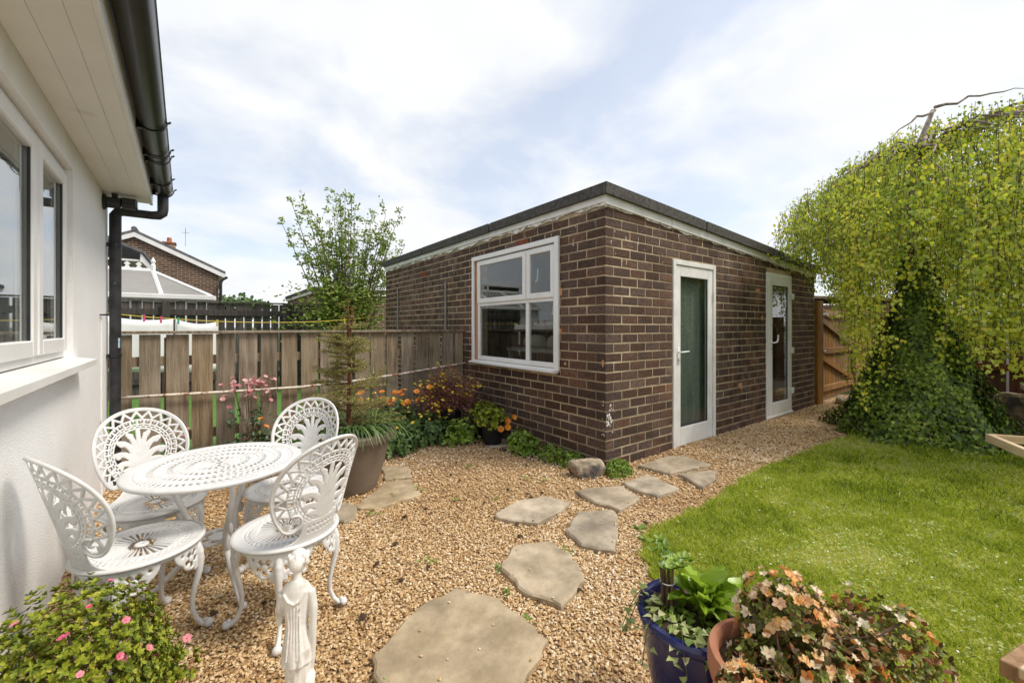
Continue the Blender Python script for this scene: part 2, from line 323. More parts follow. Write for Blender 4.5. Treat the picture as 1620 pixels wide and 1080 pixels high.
def scatter(name, P, T, N, S, tv, tf, mat, parent=None, rnd=None, smooth=False, world=True):
    """copies of a small leaf (tv: x across, y along, z out; tf faces) at P, tip direction T, face normal N, size S (n,) or (n,3) -> one mesh object"""
    P = np.asarray(P, float); T = np.asarray(T, float); N = np.asarray(N, float); n = len(P)
    T = T / (np.linalg.norm(T, axis=1, keepdims=True) + 1e-9)
    X = np.cross(T, N); X /= (np.linalg.norm(X, axis=1, keepdims=True) + 1e-9); Z = np.cross(X, T)
    S = np.asarray(S, float); S = S[:, None].repeat(3, 1) if S.ndim == 1 else S
    tv = np.asarray(tv, float); k = len(tv)
    V = P[:, None, :] + X[:, None, :] * (tv[None, :, 0:1] * S[:, None, 0:1]) + T[:, None, :] * (tv[None, :, 1:2] * S[:, None, 1:2]) + Z[:, None, :] * (tv[None, :, 2:3] * S[:, None, 2:3])
    tf = np.asarray(tf); F = (tf[None] + (np.arange(n) * k)[:, None, None]).reshape(-1, tf.shape[1])
    if rnd is None: rnd = RNG.random(n)
    me = np_mesh(name, V.reshape(-1, 3), F, mat, np.repeat(rnd, k), smooth)
    return link(name, me, parent, world=world)
def unit(n):
    v = RNG.normal(size=(n, 3)); return v / np.linalg.norm(v, axis=1, keepdims=True)
# leaf templates
OVAL = ([(0, 0, 0), (.31, .32, .06), (.27, .74, .05), (0, 1, -.05), (-.27, .74, .05), (-.31, .32, .06)], [(0, 1, 2, 3), (0, 3, 4, 5)])
BIRCH = ([(0, 0, 0), (.42, .30, .05), (.26, .62, .03), (0, 1, -.06), (-.26, .62, .03), (-.42, .30, .05)], [(0, 1, 2, 3), (0, 3, 4, 5)])
IVY = ([(0, 0, 0), (.50, .10, .05), (.30, .42, .04), (0, 1, -.1), (-.30, .42, .04), (-.50, .10, .05)], [(0, 1, 2, 3), (0, 3, 4, 5)])
BLADE = ([(-.5, 0, 0), (.5, 0, 0), (0, 1, 0)], [(0, 1, 2)])
BLADE2 = ([(-.5, 0, 0), (.5, 0, 0), (.4, .5, .10), (-.4, .5, .10), (.05, 1, -.05), (-.05, 1, -.05)], [(0, 1, 2, 3), (3, 2, 4, 5)])
STONE = ([(1, 0, 0), (-1, .1, .1), (.1, 1, -.1), (0, -1, .1), (.1, .1, 1), (0, 0, -1)], [(0, 2, 4), (2, 1, 4), (1, 3, 4), (3, 0, 4), (2, 0, 5), (1, 2, 5), (3, 1, 5), (0, 3, 5)])

# loose stones over the gravel bed: too many to count
def stones(n, x0, x1, y0, y1, smin, smax, cond):
    P = np.c_[RNG.uniform(x0, x1, n), RNG.uniform(y0, y1, n), np.zeros(n)]
    P = P[cond(P) & ~in_poly(P, LAWN)]; n = len(P); s = RNG.uniform(smin, smax, n)
    P[:, 2] = s * RNG.uniform(.15, .9, n) + RNG.random(n) * .004
    return P, s
def dist(P): return np.hypot(P[:, 0], P[:, 1])
def vis(P):   # keep to what the garden paths show
    return (P[:, 0] * .597 + P[:, 1] * .802 > .9) & ((P[:, 0] < 2.95) | (P[:, 1] < 2.52)) & (P[:, 1] < 4.85)
Pa, sa = stones(130000, -.62, 3.0, -.2, 3.2, .0045, .0090, lambda P: vis(P) & (dist(P) < 3.1))
Pb, sb = stones(60000, -.62, 4.2, .5, 4.9, .0065, .0110, lambda P: vis(P) & (dist(P) >= 3.0) & (dist(P) < 4.8))
Pc, sc = stones(36000, 3.2, 9.8, 1.4, 2.52, .008, .014, lambda P: vis(P) & (dist(P) >= 4.6))
Pg = np.r_[Pa, Pb, Pc]; sg = np.r_[sa, sb, sc]; n = len(Pg)
M['stones'] = mkleaf('shingle', [(.07, .042, .024), (.29, .155, .065), (.45, .275, .12), (.54, .36, .175), (.62, .44, .24), (.70, .54, .34), (.83, .73, .57)], 0, .6, .03)
Tn = unit(n); Tn[:, 2] *= .35
rv = np.clip(RNG.beta(2.2, 1.7, n) + .10 * np.sin(Pg[:, 0] * 2.3 + 1) * np.sin(Pg[:, 1] * 2.9), 0, 1)
g = scatter('gravel_stones', Pg, Tn, np.c_[RNG.normal(size=(n, 2)) * .35, np.ones(n)], np.c_[sg * RNG.uniform(.7, 1.2, n), sg * RNG.uniform(.9, 1.45, n), sg * RNG.uniform(.45, .8, n)], *STONE, M['stones'], rnd=rv, world=False)
tag(g, 'loose angular beige and brown shingle covering the patio and the path', 'gravel', kind='stuff')

# mown grass: too many blades to count
M['grass'] = mkleaf('grass_blades', [(.07, .12, .006), (.24, .34, .012), (.40, .50, .022), (.54, .60, .04), (.70, .67, .15), (.82, .77, .42)], .3, .6, .03)
def blades(n, x0, x1, y0, y1, cond):
    P = np.c_[RNG.uniform(x0, x1, n), RNG.uniform(y0, y1, n), np.full(n, .02)]
    return P[in_poly(P, LAWN) & cond(P)]
P1 = blades(230000, 1.3, 4.2, -.3, 1.7, lambda P: (P[:, 0] * .597 + P[:, 1] * .802 > 1.2))
P2 = blades(90000, 4.0, 6.8, -.4, 1.7, lambda P: P[:, 0] > 4.05)
Pg = np.r_[P1, P2]; n = len(Pg); Pg[:, :2] += RNG.normal(0, .016, (n, 2)); far = np.r_[np.zeros(len(P1)), np.ones(len(P2))]
patch = wavy(Pg)
rv = np.clip(.42 + .24 * patch + RNG.normal(0, .27, n), 0, 1)
T = np.c_[RNG.normal(size=(n, 2)) * 1.1, np.ones(n)]
hgt = RNG.uniform(.014, .044, n) * (1 - .35 * np.clip(patch, -1, 1)) * (1 + .2 * far)
g = scatter('grass', Pg, T, unit(n), np.c_[RNG.uniform(.0025, .0045, n) * (1 + .8 * far), hgt, hgt], *BLADE, M['grass'], rnd=rv, world=False)
tag(g, 'short mown green grass with paler worn patches on the lawn', 'grass', kind='stuff')
n = 16000; P = blades(n, 1.6, 6.5, -.3, 1.7, lambda P: wavy(P) > .25); n = len(P); P[:, 2] = RNG.uniform(.03, .05, n)
M['clover'] = mkleaf('clover_leaf', [(.24, .33, .05), (.36, .45, .12), (.50, .56, .24)], .3)
tag(scatter('clover', P, np.c_[RNG.normal(size=(n, 2)), np.full(n, .15)], np.c_[RNG.normal(size=(n, 2)) * .4, np.ones(n)], RNG.uniform(.010, .019, n), *OVAL, M['clover'], world=False), 'pale clover leaves mixed through the mown lawn', 'clover', kind='stuff')
n = 150; P = blades(n, 2.0, 6.0, 0, 1.6, lambda P: P[:, 0] > 0); n = len(P); P[:, 2] = .05
M['petalw'] = mkleaf('white_petal', [(.8, .8, .76), (.85, .84, .8)], .2)
k5 = [(0, 0, 0)] + [(math.cos(a) * .5, math.sin(a) * .5, .05) for a in np.linspace(0, 2 * PI, 9)[:-1]]
DAISY = (k5, [(0, i, i % 8 + 1) for i in range(1, 9)])
tag(scatter('daisies', P, np.c_[np.ones(n), np.zeros(n), np.zeros(n)], np.c_[RNG.normal(size=(n, 2)) * .3, np.ones(n)], RNG.uniform(.005, .011, n), *DAISY, M['petalw'], world=False), 'tiny white daisies dotted over the lawn', 'daisies', kind='stuff')

# ---------------------------------------------------------------- stepping stones and slabs
def flag(poly, label, cat='paving stone', group=None, t=.034, sink=.0, name='stepping_stone', mat='flag'):
    c = np.mean(np.array(poly), 0); pts = []
    n = len(poly)
    for i in range(n):                                   # chipped, slightly uneven outline
        a = np.array(poly[i]); b = np.array(poly[(i + 1) % n]); d = b - a; L = np.linalg.norm(d); nr = np.array([d[1], -d[0]]) / (L + 1e-9)
        m = max(2, int(L / .045))
        for j in range(m):
            f = j / m; pts.append(a + d * f + nr * (random.uniform(-.011, .011) if j else 0))
    b = MB(); P = np.array(pts) - c; n = len(P)
    ins = P * (1 - .010 / (np.linalg.norm(P, axis=1, keepdims=True) + 1e-6))
    vs = [(x, y, -.02) for x, y in P] + [(x, y, t - .008 + random.uniform(-.003, .003)) for x, y in P] + [(x, y, t + random.uniform(-.001, .001)) for x, y in ins] + [(0, 0, t)]
    fs = [(k, (k + 1) % n, n + (k + 1) % n, n + k) for k in range(n)] + [(n + k, n + (k + 1) % n, 2 * n + (k + 1) % n, 2 * n + k) for k in range(n)] + [(2 * n + k, 2 * n + (k + 1) % n, 3 * n) for k in range(n)]
    b.add(vs, fs); o = b.build(name, M[mat], loc=(c[0], c[1], sink)); o.rotation_euler = (random.uniform(-.008, .008), random.uniform(-.008, .008), 0)
    return tag(o, label, cat, group)
GS = 'stepping stones across the gravel'
flag([(.50, 1.47), (.52, 1.605), (.701, 1.724), (.846, 1.778), (.95, 1.774), (.991, 1.785), (1.114, 1.595), (1.127, 1.264), (1.0, 1.2), (.914, 1.16), (.804, 1.14), (.6, 1.2)], 'largest sandstone stepping stone, with white lichen specks, beside the white statue', group=GS)
flag([(1.258, 1.801), (1.456, 1.925), (1.651, 1.84), (1.652, 1.656), (1.541, 1.456), (1.308, 1.381), (1.237, 1.56)], 'rounded sandstone stepping stone next to the largest one', group=GS)
flag([(1.586, 2.324), (1.84, 2.409), (2.055, 2.361), (2.141, 2.159), (1.933, 2.089), (1.737, 2.057), (1.579, 2.261)], 'sandstone stepping stone set towards the patio, off the line of the others', group=GS)
flag([(1.821, 1.882), (2.075, 2.019), (2.283, 1.889), (2.25, 1.83), (1.873, 1.531), (1.766, 1.694)], 'pitted sandstone stepping stone close to the left edge of the lawn', group=GS)
flag([(2.305, 2.277), (2.438, 2.27), (2.69, 2.13), (2.592, 1.891), (2.318, 1.862), (2.277, 2.058)], 'angular sandstone stepping stone in front of the pale rock', group=GS)
flag([(2.754, 2.181), (3.08, 2.169), (3.008, 1.83), (2.742, 1.849), (2.708, 2.053)], 'squarish sandstone stepping stone before the garage corner', group=GS)
flag([(3.2, 2.36), (3.664, 2.36), (3.8, 2.25), (3.754, 1.967), (3.247, 2.064)], 'sandstone stepping stone against the garage wall below the first door', group=GS)
flag([(3.286, 2.016), (3.67, 1.865), (3.397, 1.753), (3.18, 1.733)], 'smallest wedge shaped stepping stone by the lawn edge', group=GS)
flag([(.86, 3.02), (1.20, 3.36), (1.40, 3.30), (1.34, 2.96), (.96, 2.90)], 'cracked worn slab lying at the foot of the taupe planter', name='paving_slab', t=.028)
flag([(1.22, 3.42), (1.30, 3.78), (1.52, 3.62), (1.42, 3.34)], 'mossy slab behind the taupe planter towards the flower bed', name='paving_slab', t=.025)
flag([(.66, 2.99), (.79, 3.18), (.88, 3.06), (.82, 2.86), (.74, 2.84)], 'small broken slab between the planter and the nearest chair', name='paving_slab', t=.025)
flag([(2.44, 3.70), (2.60, 3.96), (2.78, 3.86), (2.66, 3.60)], 'small slab under the black pot with orange poppies', name='paving_slab', t=.02)
# a few pebbles kicked up on to the flags
n = 420; P = np.c_[RNG.uniform(.5, 3.8, n), RNG.uniform(1.1, 2.45, n), np.full(n, .040)]; q_ = np.zeros(n, bool)
for o_ in [o for o in bpy.data.objects if o.name.startswith('stepping_stone')]:
    pl_ = [(v.co.x + o_.location.x, v.co.y + o_.location.y) for v in o_.data.vertices[:(len(o_.data.vertices) - 1) // 3]]; e_ = [((x - o_.location.x) * .86 + o_.location.x, (y - o_.location.y) * .86 + o_.location.y) for x, y in pl_]
    q_ |= in_poly(P, pl_) & (~in_poly(P, e_) | (RNG.random(n) < .22))
P = P[q_]; n = len(P); sg = RNG.uniform(.004, .008, n)
tag(scatter('loose_pebbles', P, unit(n) * [1, 1, .3], np.tile([0, 0, 1.], (n, 1)), np.c_[sg, sg * 1.2, sg * .6], *STONE, M['stones'], rnd=RNG.beta(2.2, 1.5, n), world=False), 'stray pebbles lying on the stepping stones', 'pebbles', kind='stuff')
flag([(8.75, 2.30), (9.6, 2.36), (9.62, 2.28), (8.8, 2.20)], 'grey plank lying at the foot of the gate', 'plank', t=.06, name='fallen_plank', mat='batten')

# ================================================================ GARAGE
GX, GY, GX1, GY1 = 2.919, 2.502, 8.10, 8.15
CH = .0885; BL, BP, BD = .228, .240, .111
garage = thing('garage', 'flat roofed dark brick garage with two white doors and a white window', 'garage', (GX, GY, 0))
def gpart(b, name, mat, parent=None, smooth=False):
    return b.build(name, M[mat], parent or garage, smooth, world=parent is None)
def roofz(x): return 2.495 - .0575 * max(0, x - GX)         # underside of the felt, falling away along the door side
W0, W1, WZ0, WZ1 = 3.150, 4.752, .868, 2.185                # window opening (Y, Z)
DOORS = [(3.985, 4.868, -.01, 2.02), (6.255, 7.115, .02, 2.06)]
wl = MB(); T_ = .2; ins = .0045
x0, x1 = GX + ins, GX + T_
y0 = GY + ins
wl.box(x0, x1, y0 + T_ - ins, W0, -.05, 2.45); wl.box(x0, x1, W1, GY1, -.05, 2.45); wl.box(x0, x1, W0, W1, -.05, WZ0); wl.box(x0, x1, W0, W1, WZ1, 2.45)
yy0, yy1 = GY + ins, GY + T_
xs = [GX + ins, DOORS[0][0], DOORS[0][1], DOORS[1][0], DOORS[1][1], GX1]
def slope_box(xa, xb, za):
    vs = [(xa, yy0, za), (xb, yy0, za), (xa, yy1, za), (xb, yy1, za), (xa, yy0, roofz(xa) - .03), (xb, yy0, roofz(xb) - .03), (xa, yy1, roofz(xa) - .03), (xb, yy1, roofz(xb) - .03)]
    wl.add(vs, [(0, 2, 3, 1), (4, 5, 7, 6), (0, 1, 5, 4), (2, 6, 7, 3), (0, 4, 6, 2), (1, 3, 7, 5)])
slope_box(xs[0], xs[1], -.05); slope_box(xs[2], xs[3], -.05); slope_box(xs[4], xs[5], -.05)
slope_box(xs[1], xs[2], DOORS[0][3]); slope_box(xs[3], xs[4], DOORS[1][3])
wl.box(GX1 - .2, GX1, yy1, GY1, -.05, 2.15); yy0, yy1 = GY1 - .2, GY1; slope_box(GX + T_, GX1 - .2, -.05)
wall = gpart(wl, 'wall', 'mortar')
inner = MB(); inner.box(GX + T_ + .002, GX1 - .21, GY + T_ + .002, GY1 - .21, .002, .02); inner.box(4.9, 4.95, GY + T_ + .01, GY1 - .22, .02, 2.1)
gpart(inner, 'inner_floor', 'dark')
bm_ = MB()                                                  # the standard brick, front at y=0, length on x
def brick_mesh(name, q, mat='brick'):
    a, c, d = .02, .065, .06; j = lambda: random.uniform(-.006, .006) * q
    b = MB(); b.add([(0, d, 0), (1, d, 0), (1, d, 1), (0, d, 1), (a + j(), j(), c), (1 - a + j(), j(), c + j() * 3), (1 - a + j(), j(), 1 - c + j() * 3), (a + j(), j(), 1 - c), (0, 1, 0), (1, 1, 0), (1, 1, 1), (0, 1, 1)],
        [(4, 5, 6, 7), (0, 1, 5, 4), (1, 2, 6, 5), (2, 3, 7, 6), (3, 0, 4, 7), (0, 8, 9, 1), (1, 9, 10, 2), (2, 10, 11, 3), (3, 11, 8, 0)])
    return b.mesh(name, M[mat])
BRICKS = [brick_mesh('brick', 1 + i * .6) for i in range(5)]
rows = []                                                   # (face, s0, s1, course, depth)
def cut(spans, a, b):
    out = []
    for s0, s1 in spans:
        if b <= s0 or a >= s1: out.append((s0, s1)); continue
        if a - s0 > .03: out.append((s0, a - .006))
        if s1 - b > .03: out.append((b + .006, s1))
    return out
AIR = [(GY + 1.12, 'left', 25), (GY + 3.75, 'left', 24)]
for c in range(27):
    z0 = c * CH
    for face in ('left', 'right'):
        L = (GY1 - GY) if face == 'left' else (GX1 - GX)
        first = (c % 2 == 0) == (face == 'left')
        s = 0 if first else .122; k = 0
        while s < L - .03:
            e = min(s + BL + random.uniform(-.004, .004), L); depth = BD if (k == 0 and first) else .1
            sp = [(s, e)]
            if face == 'left':
                if z0 + CH > WZ0 + .01 and z0 < WZ1 - .01: sp = cut(sp, W0 - GY, W1 - GY)
                for ay, af, ac in AIR:
                    if ac == c: sp = cut(sp, ay - GY, ay - GY + .23)
            else:
                for d in DOORS:
                    if z0 < d[3] - .01: sp = cut(sp, d[0] - GX, d[1] - GX)
            for s0, s1 in sp:
                if face == 'right' and z0 + .02 > roofz(GX + s0) - .08: continue
                rows.append((face, s0, s1, c, depth))
            s += BP; k += 1
def brick_pose(r):
    face, s0, s1, c, depth = r; z = c * CH + .005; off = random.uniform(-.002, .0015)
    top = CH - .0125
    if face == 'right': top = min(top, roofz(GX + s1) - .085 - z)
    if face == 'left': return (GX + off, GY + s1, z), -PI / 2, (s1 - s0, depth, max(top, .02))
    return (GX + s0, GY + off, z), 0, (s1 - s0, depth, max(top, .02))
def bscore(r):
    face, s0, s1, c, d = r; m = (s0 + s1) / 2
    X, Y = (GX, GY + m) if face == 'left' else (GX + m, GY)
    D2 = X * X + Y * Y + .5; cosv = (X if face == 'left' else Y) / math.sqrt(D2)
    if face == 'left' and Y > 3.9 and c < 5: return 0
    return (s1 - s0) * cosv / D2
rows.sort(key=bscore, reverse=True)
for r in rows[:300]:
    loc, rz, sc = brick_pose(r); o = link('brick', random.choice(BRICKS), wall, loc); o.rotation_euler = (0, 0, rz); o.scale = sc
far = MB(); bv = [v.co.copy() for v in BRICKS[0].vertices]; bf = [tuple(p.vertices) for p in BRICKS[0].polygons]
for r in rows[300:]:
    loc, rz, sc = brick_pose(r); mt = Matrix.Translation(loc) @ Matrix.Rotation(rz, 4, 'Z') @ Matrix.Diagonal((*sc, 1)); far.cur = random.random()
    far.add([mt @ p for p in bv], bf)
tag(link('brick_courses', far.mesh('brick_courses', M['brickm']), wall), kind='stuff')
# paint splashes, bare patches of the wall and the two air bricks
for ay, af, ac in AIR:
    ab = MB(); zz = ac * CH + .006; ab.box(GX - .004, GX + .06, ay + .006, ay + .224, zz, zz + .076)
    a = gpart(ab, 'air_brick', 'redbrick')
    hb = MB()
    for i in range(5):
        for j in range(3): hb.box(GX - .0065, GX - .0042, ay + .022 + i * .04, ay + .044 + i * .04, zz + .012 + j * .022, zz + .024 + j * .022)
    hb.build('air_hole', M['dark'], a)
sp = MB()
def blob(b, ctr, ax1, ax2, nrm, r1, r2, n=11):
    ctr, ax1, ax2, nrm = map(Vector, (ctr, ax1, ax2, nrm)); vs = [ctr + nrm * .004]
    for k in range(n):
        a = 2 * PI * k / n; q = random.uniform(.55, 1.1); vs.append(ctr + ax1 * r1 * q * math.cos(a) + ax2 * r2 * q * math.sin(a) + nrm * .001)
    b.add(vs, [(0, 1 + k, 1 + (k + 1) % n) for k in range(n)])
for k in range(16):
    y = random.uniform(2.55, 5.6); blob(sp, (GX - .003, y, random.uniform(2.05, 2.33)), (0, -1, 0), (0, 0, 1), (-1, 0, 0), random.uniform(.003, .009), random.uniform(.012, .05))
for k in range(14):
    x = random.uniform(2.95, 4.2); blob(sp, (x, GY - .003, random.uniform(1.9, 2.3)), (1, 0, 0), (0, 0, 1), (0, -1, 0), random.uniform(.003, .007), random.uniform(.008, .03))
for k in range(26): blob(sp, (GX + abs(random.gauss(.0, .055)) + .008, GY - .003, random.gauss(.47, .07)), (1, 0, 0), (0, 0, 1), (0, -1, 0), random.uniform(.004, .016), random.uniform(.006, .022))
for k in range(8): blob(sp, (GX - .003, GY + abs(random.gauss(0, .03)) + .008, random.gauss(.42, .09)), (0, -1, 0), (0, 0, 1), (-1, 0, 0), random.uniform(.003, .010), random.uniform(.006, .022))
tag(gpart(sp, 'paint_splash', 'peel'), kind='stuff')
for (y, z, a, b) in ((3.095, 1.66, .035, .06), (3.10, 1.25, .05, .04), (4.80, 1.20, .035, .14), (4.79, 1.0, .03, .05), (2.53, .97, .02, .04), (3.02, .93, .02, .02)): pa = MB(); blob(pa, (GX - .003, y, z), (0, -1, 0), (0, 0, 1), (-1, 0, 0), a, b); gpart(pa, 'patched_mortar', 'orangewood')
for (x, z, a, b) in ((6.0, 1.78, .10, .035), (6.12, 1.42, .05, .045), (5.5, .55, .07, .05)): pa = MB(); blob(pa, (x, GY - .003, z), (1, 0, 0), (0, 0, 1), (0, -1, 0), a, b); gpart(pa, 'patched_mortar', 'orangewood')

# roof: felt edge, white fascia, crumbling filler
FO = .05
rf = MB()
P0 = [(GX - FO, GY - FO), (GX1 + .1, GY - FO), (GX1 + .1, GY1 + .05), (GX - FO, GY1 + .05)]
zb = [roofz(GX), roofz(GX1), roofz(GX1), roofz(GX)]
rf.add([(x, y, z) for (x, y), z in zip(P0, zb)] + [(x, y, z + .092) for (x, y), z in zip(P0, zb)], [(0, 3, 2, 1), (4, 5, 6, 7), (0, 1, 5, 4), (1, 2, 6, 5), (2, 3, 7, 6), (3, 0, 4, 7)])
roof = gpart(rf, 'roof', 'felt')
lap = MB()
for (ya, yb) in ((GY - FO - .004, 4.3), (4.34, 6.3), (6.33, GY1)): lap.box(GX - FO - .012, GX - FO - .001, ya, yb, 2.487 + random.uniform(-.004, .004), 2.589 + random.uniform(-.002, .004))
for (xa, xb) in ((GX - FO - .012, 4.55), (4.58, 6.5), (6.52, GX1 + .1)):
    lap.add([(xa, GY - FO - .012, roofz(xa) - .008), (xb, GY - FO - .012, roofz(xb) - .008), (xb, GY - FO - .012, roofz(xb) + .095), (xa, GY - FO - .012, roofz(xa) + .095), (xa, GY - FO - .001, roofz(xa) - .008), (xb, GY - FO - .001, roofz(xb) - .008), (xb, GY - FO - .001, roofz(xb) + .095), (xa, GY - FO - .001, roofz(xa) + .095)], [(0, 1, 2, 3), (4, 7, 6, 5), (0, 4, 5, 1), (3, 2, 6, 7), (0, 3, 7, 4), (1, 5, 6, 2)])
link('felt_edge', lap.mesh('felt_edge', M['felt']), roof)
def ragged(name, pts, w0, w1, out, mat, nseg):
    """strip hanging under the roof edge with an uneven lower side"""
    (xa, ya), (xb, yb) = pts; b = MB(); vs = []
    for i in range(nseg + 1):
        f = i / nseg; x = xa + (xb - xa) * f; y = ya + (yb - ya) * f; zt = roofz(x) - .004 - w0; s_ = f * abs(yb - ya + xb - xa); zl = zt - w1 * max(.15, .55 + .35 * math.sin(s_ * 3.1) * math.sin(s_ * 7.7 + 1) + .25 * math.sin(s_ * 19 + 2) + random.uniform(-.12, .12))
        o = Vector(out) * random.uniform(.35, 1.1); vs += [(x, y, zt), (x, y, zl), (x + o.x, y + o.y, zt), (x + o.x, y + o.y, zl)]
    fs = []
    for i in range(nseg): a = i * 4; c = a + 4; fs += [(a + 2, c + 2, c + 3, a + 3), (a + 1, a + 3, c + 3, c + 1), (a, c, c + 2, a + 2)]
    fs += [(0, 2, 3, 1), (nseg * 4, nseg * 4 + 1, nseg * 4 + 3, nseg * 4 + 2)]
    b.add(vs, fs); return gpart(b, name, mat)
def board(name, pts, w0, w1, out, mat): 
    st = random.getstate(); r = ragged(name, pts, w0, w1, out, mat, 1); random.setstate(st); return r
def fasc(xa, ya, xb, yb, nx, ny, h, mat='whitewood'):
    b = MB(); t = .024
    vs = []
    for (x, y) in ((xa, ya), (xb, yb)):
        for z in (roofz(x) - .004 - h, roofz(x) - .004): vs += [(x + nx * .004, y + ny * .004, z), (x + nx * t, y + ny * t, z)]
    b.add(vs, [(0, 1, 3, 2), (4, 6, 7, 5), (1, 5, 7, 3), (0, 2, 6, 4), (0, 4, 5, 1), (2, 3, 7, 6)]); return gpart(b, 'fascia_board', mat)
fasc(GX, GY - .02, GX, 4.31, -1, 0, .062); fasc(GX, 4.315, GX, GY1, -1, 0, .058)
fasc(GX - .02, GY, 3.93, GY, 0, -1, .082); fasc(3.94, GY, 6.3, GY, 0, -1, .085); fasc(6.31, GY, GX1, GY, 0, -1, .088)
ragged('crumbling_filler', ((GX - .001, GY - .01), (GX - .001, GY1)), .06, .05, (-.014, 0, 0), 'peel', 170)
ragged('crumbling_filler', ((GX - .01, GY - .001), (GX1, GY - .001)), .08, .03, (0, -.012, 0), 'peel', 150)
for y in (5.55, 7.45): b = MB(); b.cbox(GX - .022, GX - .003, y, y + .04, .9, 1.98 if y < 6 else 2.02, .003); gpart(b, 'wooden_batten', 'batten')
# window
win = MB(); D0, D1 = GX - .004, GX + .06
win.cbox(GX - .028, GX - .001, W0 - .05, W0 + .014, WZ0 - .02, WZ1 + .045, .004); win.cbox(GX - .026, GX - .001, W0 + .015, W1 + .05, WZ1 - .012, WZ1 + .045, .004); win.cbox(GX - .027, GX - .001, W1 - .005, W1 + .045, WZ0 - .02, WZ1 - .013, .004)
windo = gpart(win, 'window', 'white'); tag(windo, 'white plastic garage window with two opening lights over two fixed panes')
def wpart(b, name, mat, par=None): return link(name, b.mesh(name, M[mat]), par or windo)
ow = MB(); ow.box(GX + .004, GX + .05, W1 - .058, W1 - .006, WZ0 + .002, WZ1 - .014); wpart(ow, 'bare_timber_strip', 'orangewood')
ya, yb = W0 + .016, W1 - .06                                  # frame extents
ym = ya + (yb - ya) * .315; zm = 1.60
fr = MB()
for (a, b_, c, d) in ((ya, ya + .045, WZ0 + .002, WZ1 - .014), (yb - .045, yb, WZ0 + .002, WZ1 - .014)): fr.cbox(GX + .006, GX + .055, a, b_, c, d, .004)
fr.cbox(GX + .008, GX + .053, ya + .046, yb - .046, WZ0 + .002, WZ0 + .055, .004); fr.cbox(GX + .008, GX + .053, ya + .046, yb - .046, WZ1 - .06, WZ1 - .014, .004)
fr.cbox(GX + .007, GX + .054, ya + .046, yb - .046, zm - .03, zm + .03, .004)
fr.cbox(GX + .009, GX + .052, ym - .028, ym + .028, WZ0 + .056, zm - .031, .004); fr.cbox(GX + .009, GX + .052, ym - .028, ym + .028, zm + .031, WZ1 - .061, .004)
wpart(fr, 'frame', 'white')
def sash(a, b_, c, d):
    s = MB(); w_ = .062; X0, X1 = GX - .012, GX + .03
    s.cbox(X0, X1, a, a + w_, c, d, .006); s.cbox(X0, X1, b_ - w_, b_, c, d, .006); s.cbox(X0, X1, a + w_ + .0005, b_ - w_ - .0005, c, c + w_, .006); s.cbox(X0, X1, a + w_ + .0005, b_ - w_ - .0005, d - w_, d, .006)
    wpart(s, 'sash', 'white'); g_ = MB(); g_.box(GX + .004, GX + .010, a + w_ - .01, b_ - w_ + .01, c + w_ - .01, d - w_ + .01); wpart(g_, 'pane', 'glass')
sash(ya + .012, ym - .006, zm + .008, WZ1 - .026); sash(ym + .006, yb - .012, zm + .008, WZ1 - .026)
for (a, b_) in ((ya + .045, ym - .028), (ym + .028, yb - .045)): g_ = MB(); g_.box(GX + .024, GX + .030, a - .01, b_ + .01, WZ0 + .045, zm - .02); wpart(g_, 'pane', 'glass')
sl_ = MB(); sl_.prism([(GX + .05, 0), (GX - .075, 0), (GX - .085, .006), (GX - .085, .022), (GX - .01, .04), (GX + .05, .04)], 0, 1, Matrix(((1, 0, 0, 0), (0, 0, W1 - W0 + .06, W0 - .03), (0, 1, 0, WZ0 - .042), (0, 0, 0, 1))))
wpart(sl_, 'sill', 'white')
hd = MB(); hd.tube([(GX + .05, ym - .10, 1.80), (GX + .075, ym - .10, 1.83), (GX + .08, ym - .105, 1.95)], .008, 6); wpart(hd, 'handle', 'white')
# things standing inside behind the window
tag(MB().tube([(3.5, 3.72, 2.3), (3.45, 3.74, 2.12), (3.5, 3.64, 1.95), (3.5, 3.66, 1.75), (3.46, 3.76, 1.62), (3.45, 3.78, 1.45)], .022, 8).build('hanging_hose', M['linen'], None, True), 'pale hose hanging inside the garage behind the window', 'hose')
wb = thing('work_table', 'grey work table inside the garage behind the window', 'table', (3.7, 3.9, .02))
t_ = MB(); t_.cbox(-.3, .3, -.75, .8, .95, 1.0, .006); t_.build('table_top', M['greywall'], wb)
for sx in (-.26, .26):
    for sy in (-.7, .75): b = MB(); b.cbox(sx - .025, sx + .025, sy - .025, sy + .025, 0, .949, .004); b.build('leg', M['greywall'], wb)
for i, (y, s) in enumerate(((4.25, .36), (3.82, .3))):  # solid shapes added in place of the laundry reflection on the glass
    b = MB(); b.lathe([(0, 0), (s * .5, .01), (s * .56, .06), (s * .5, .13), (s * .3, .17), (0, .18)], 14, (3.55, y, 1.021), .6, 1.0)
    tag(b.build('sack', M['greywall'], None, True), ('larger' if i == 0 else 'smaller') + ' grey shape standing in for the laundry reflected in the garage window', 'sack')
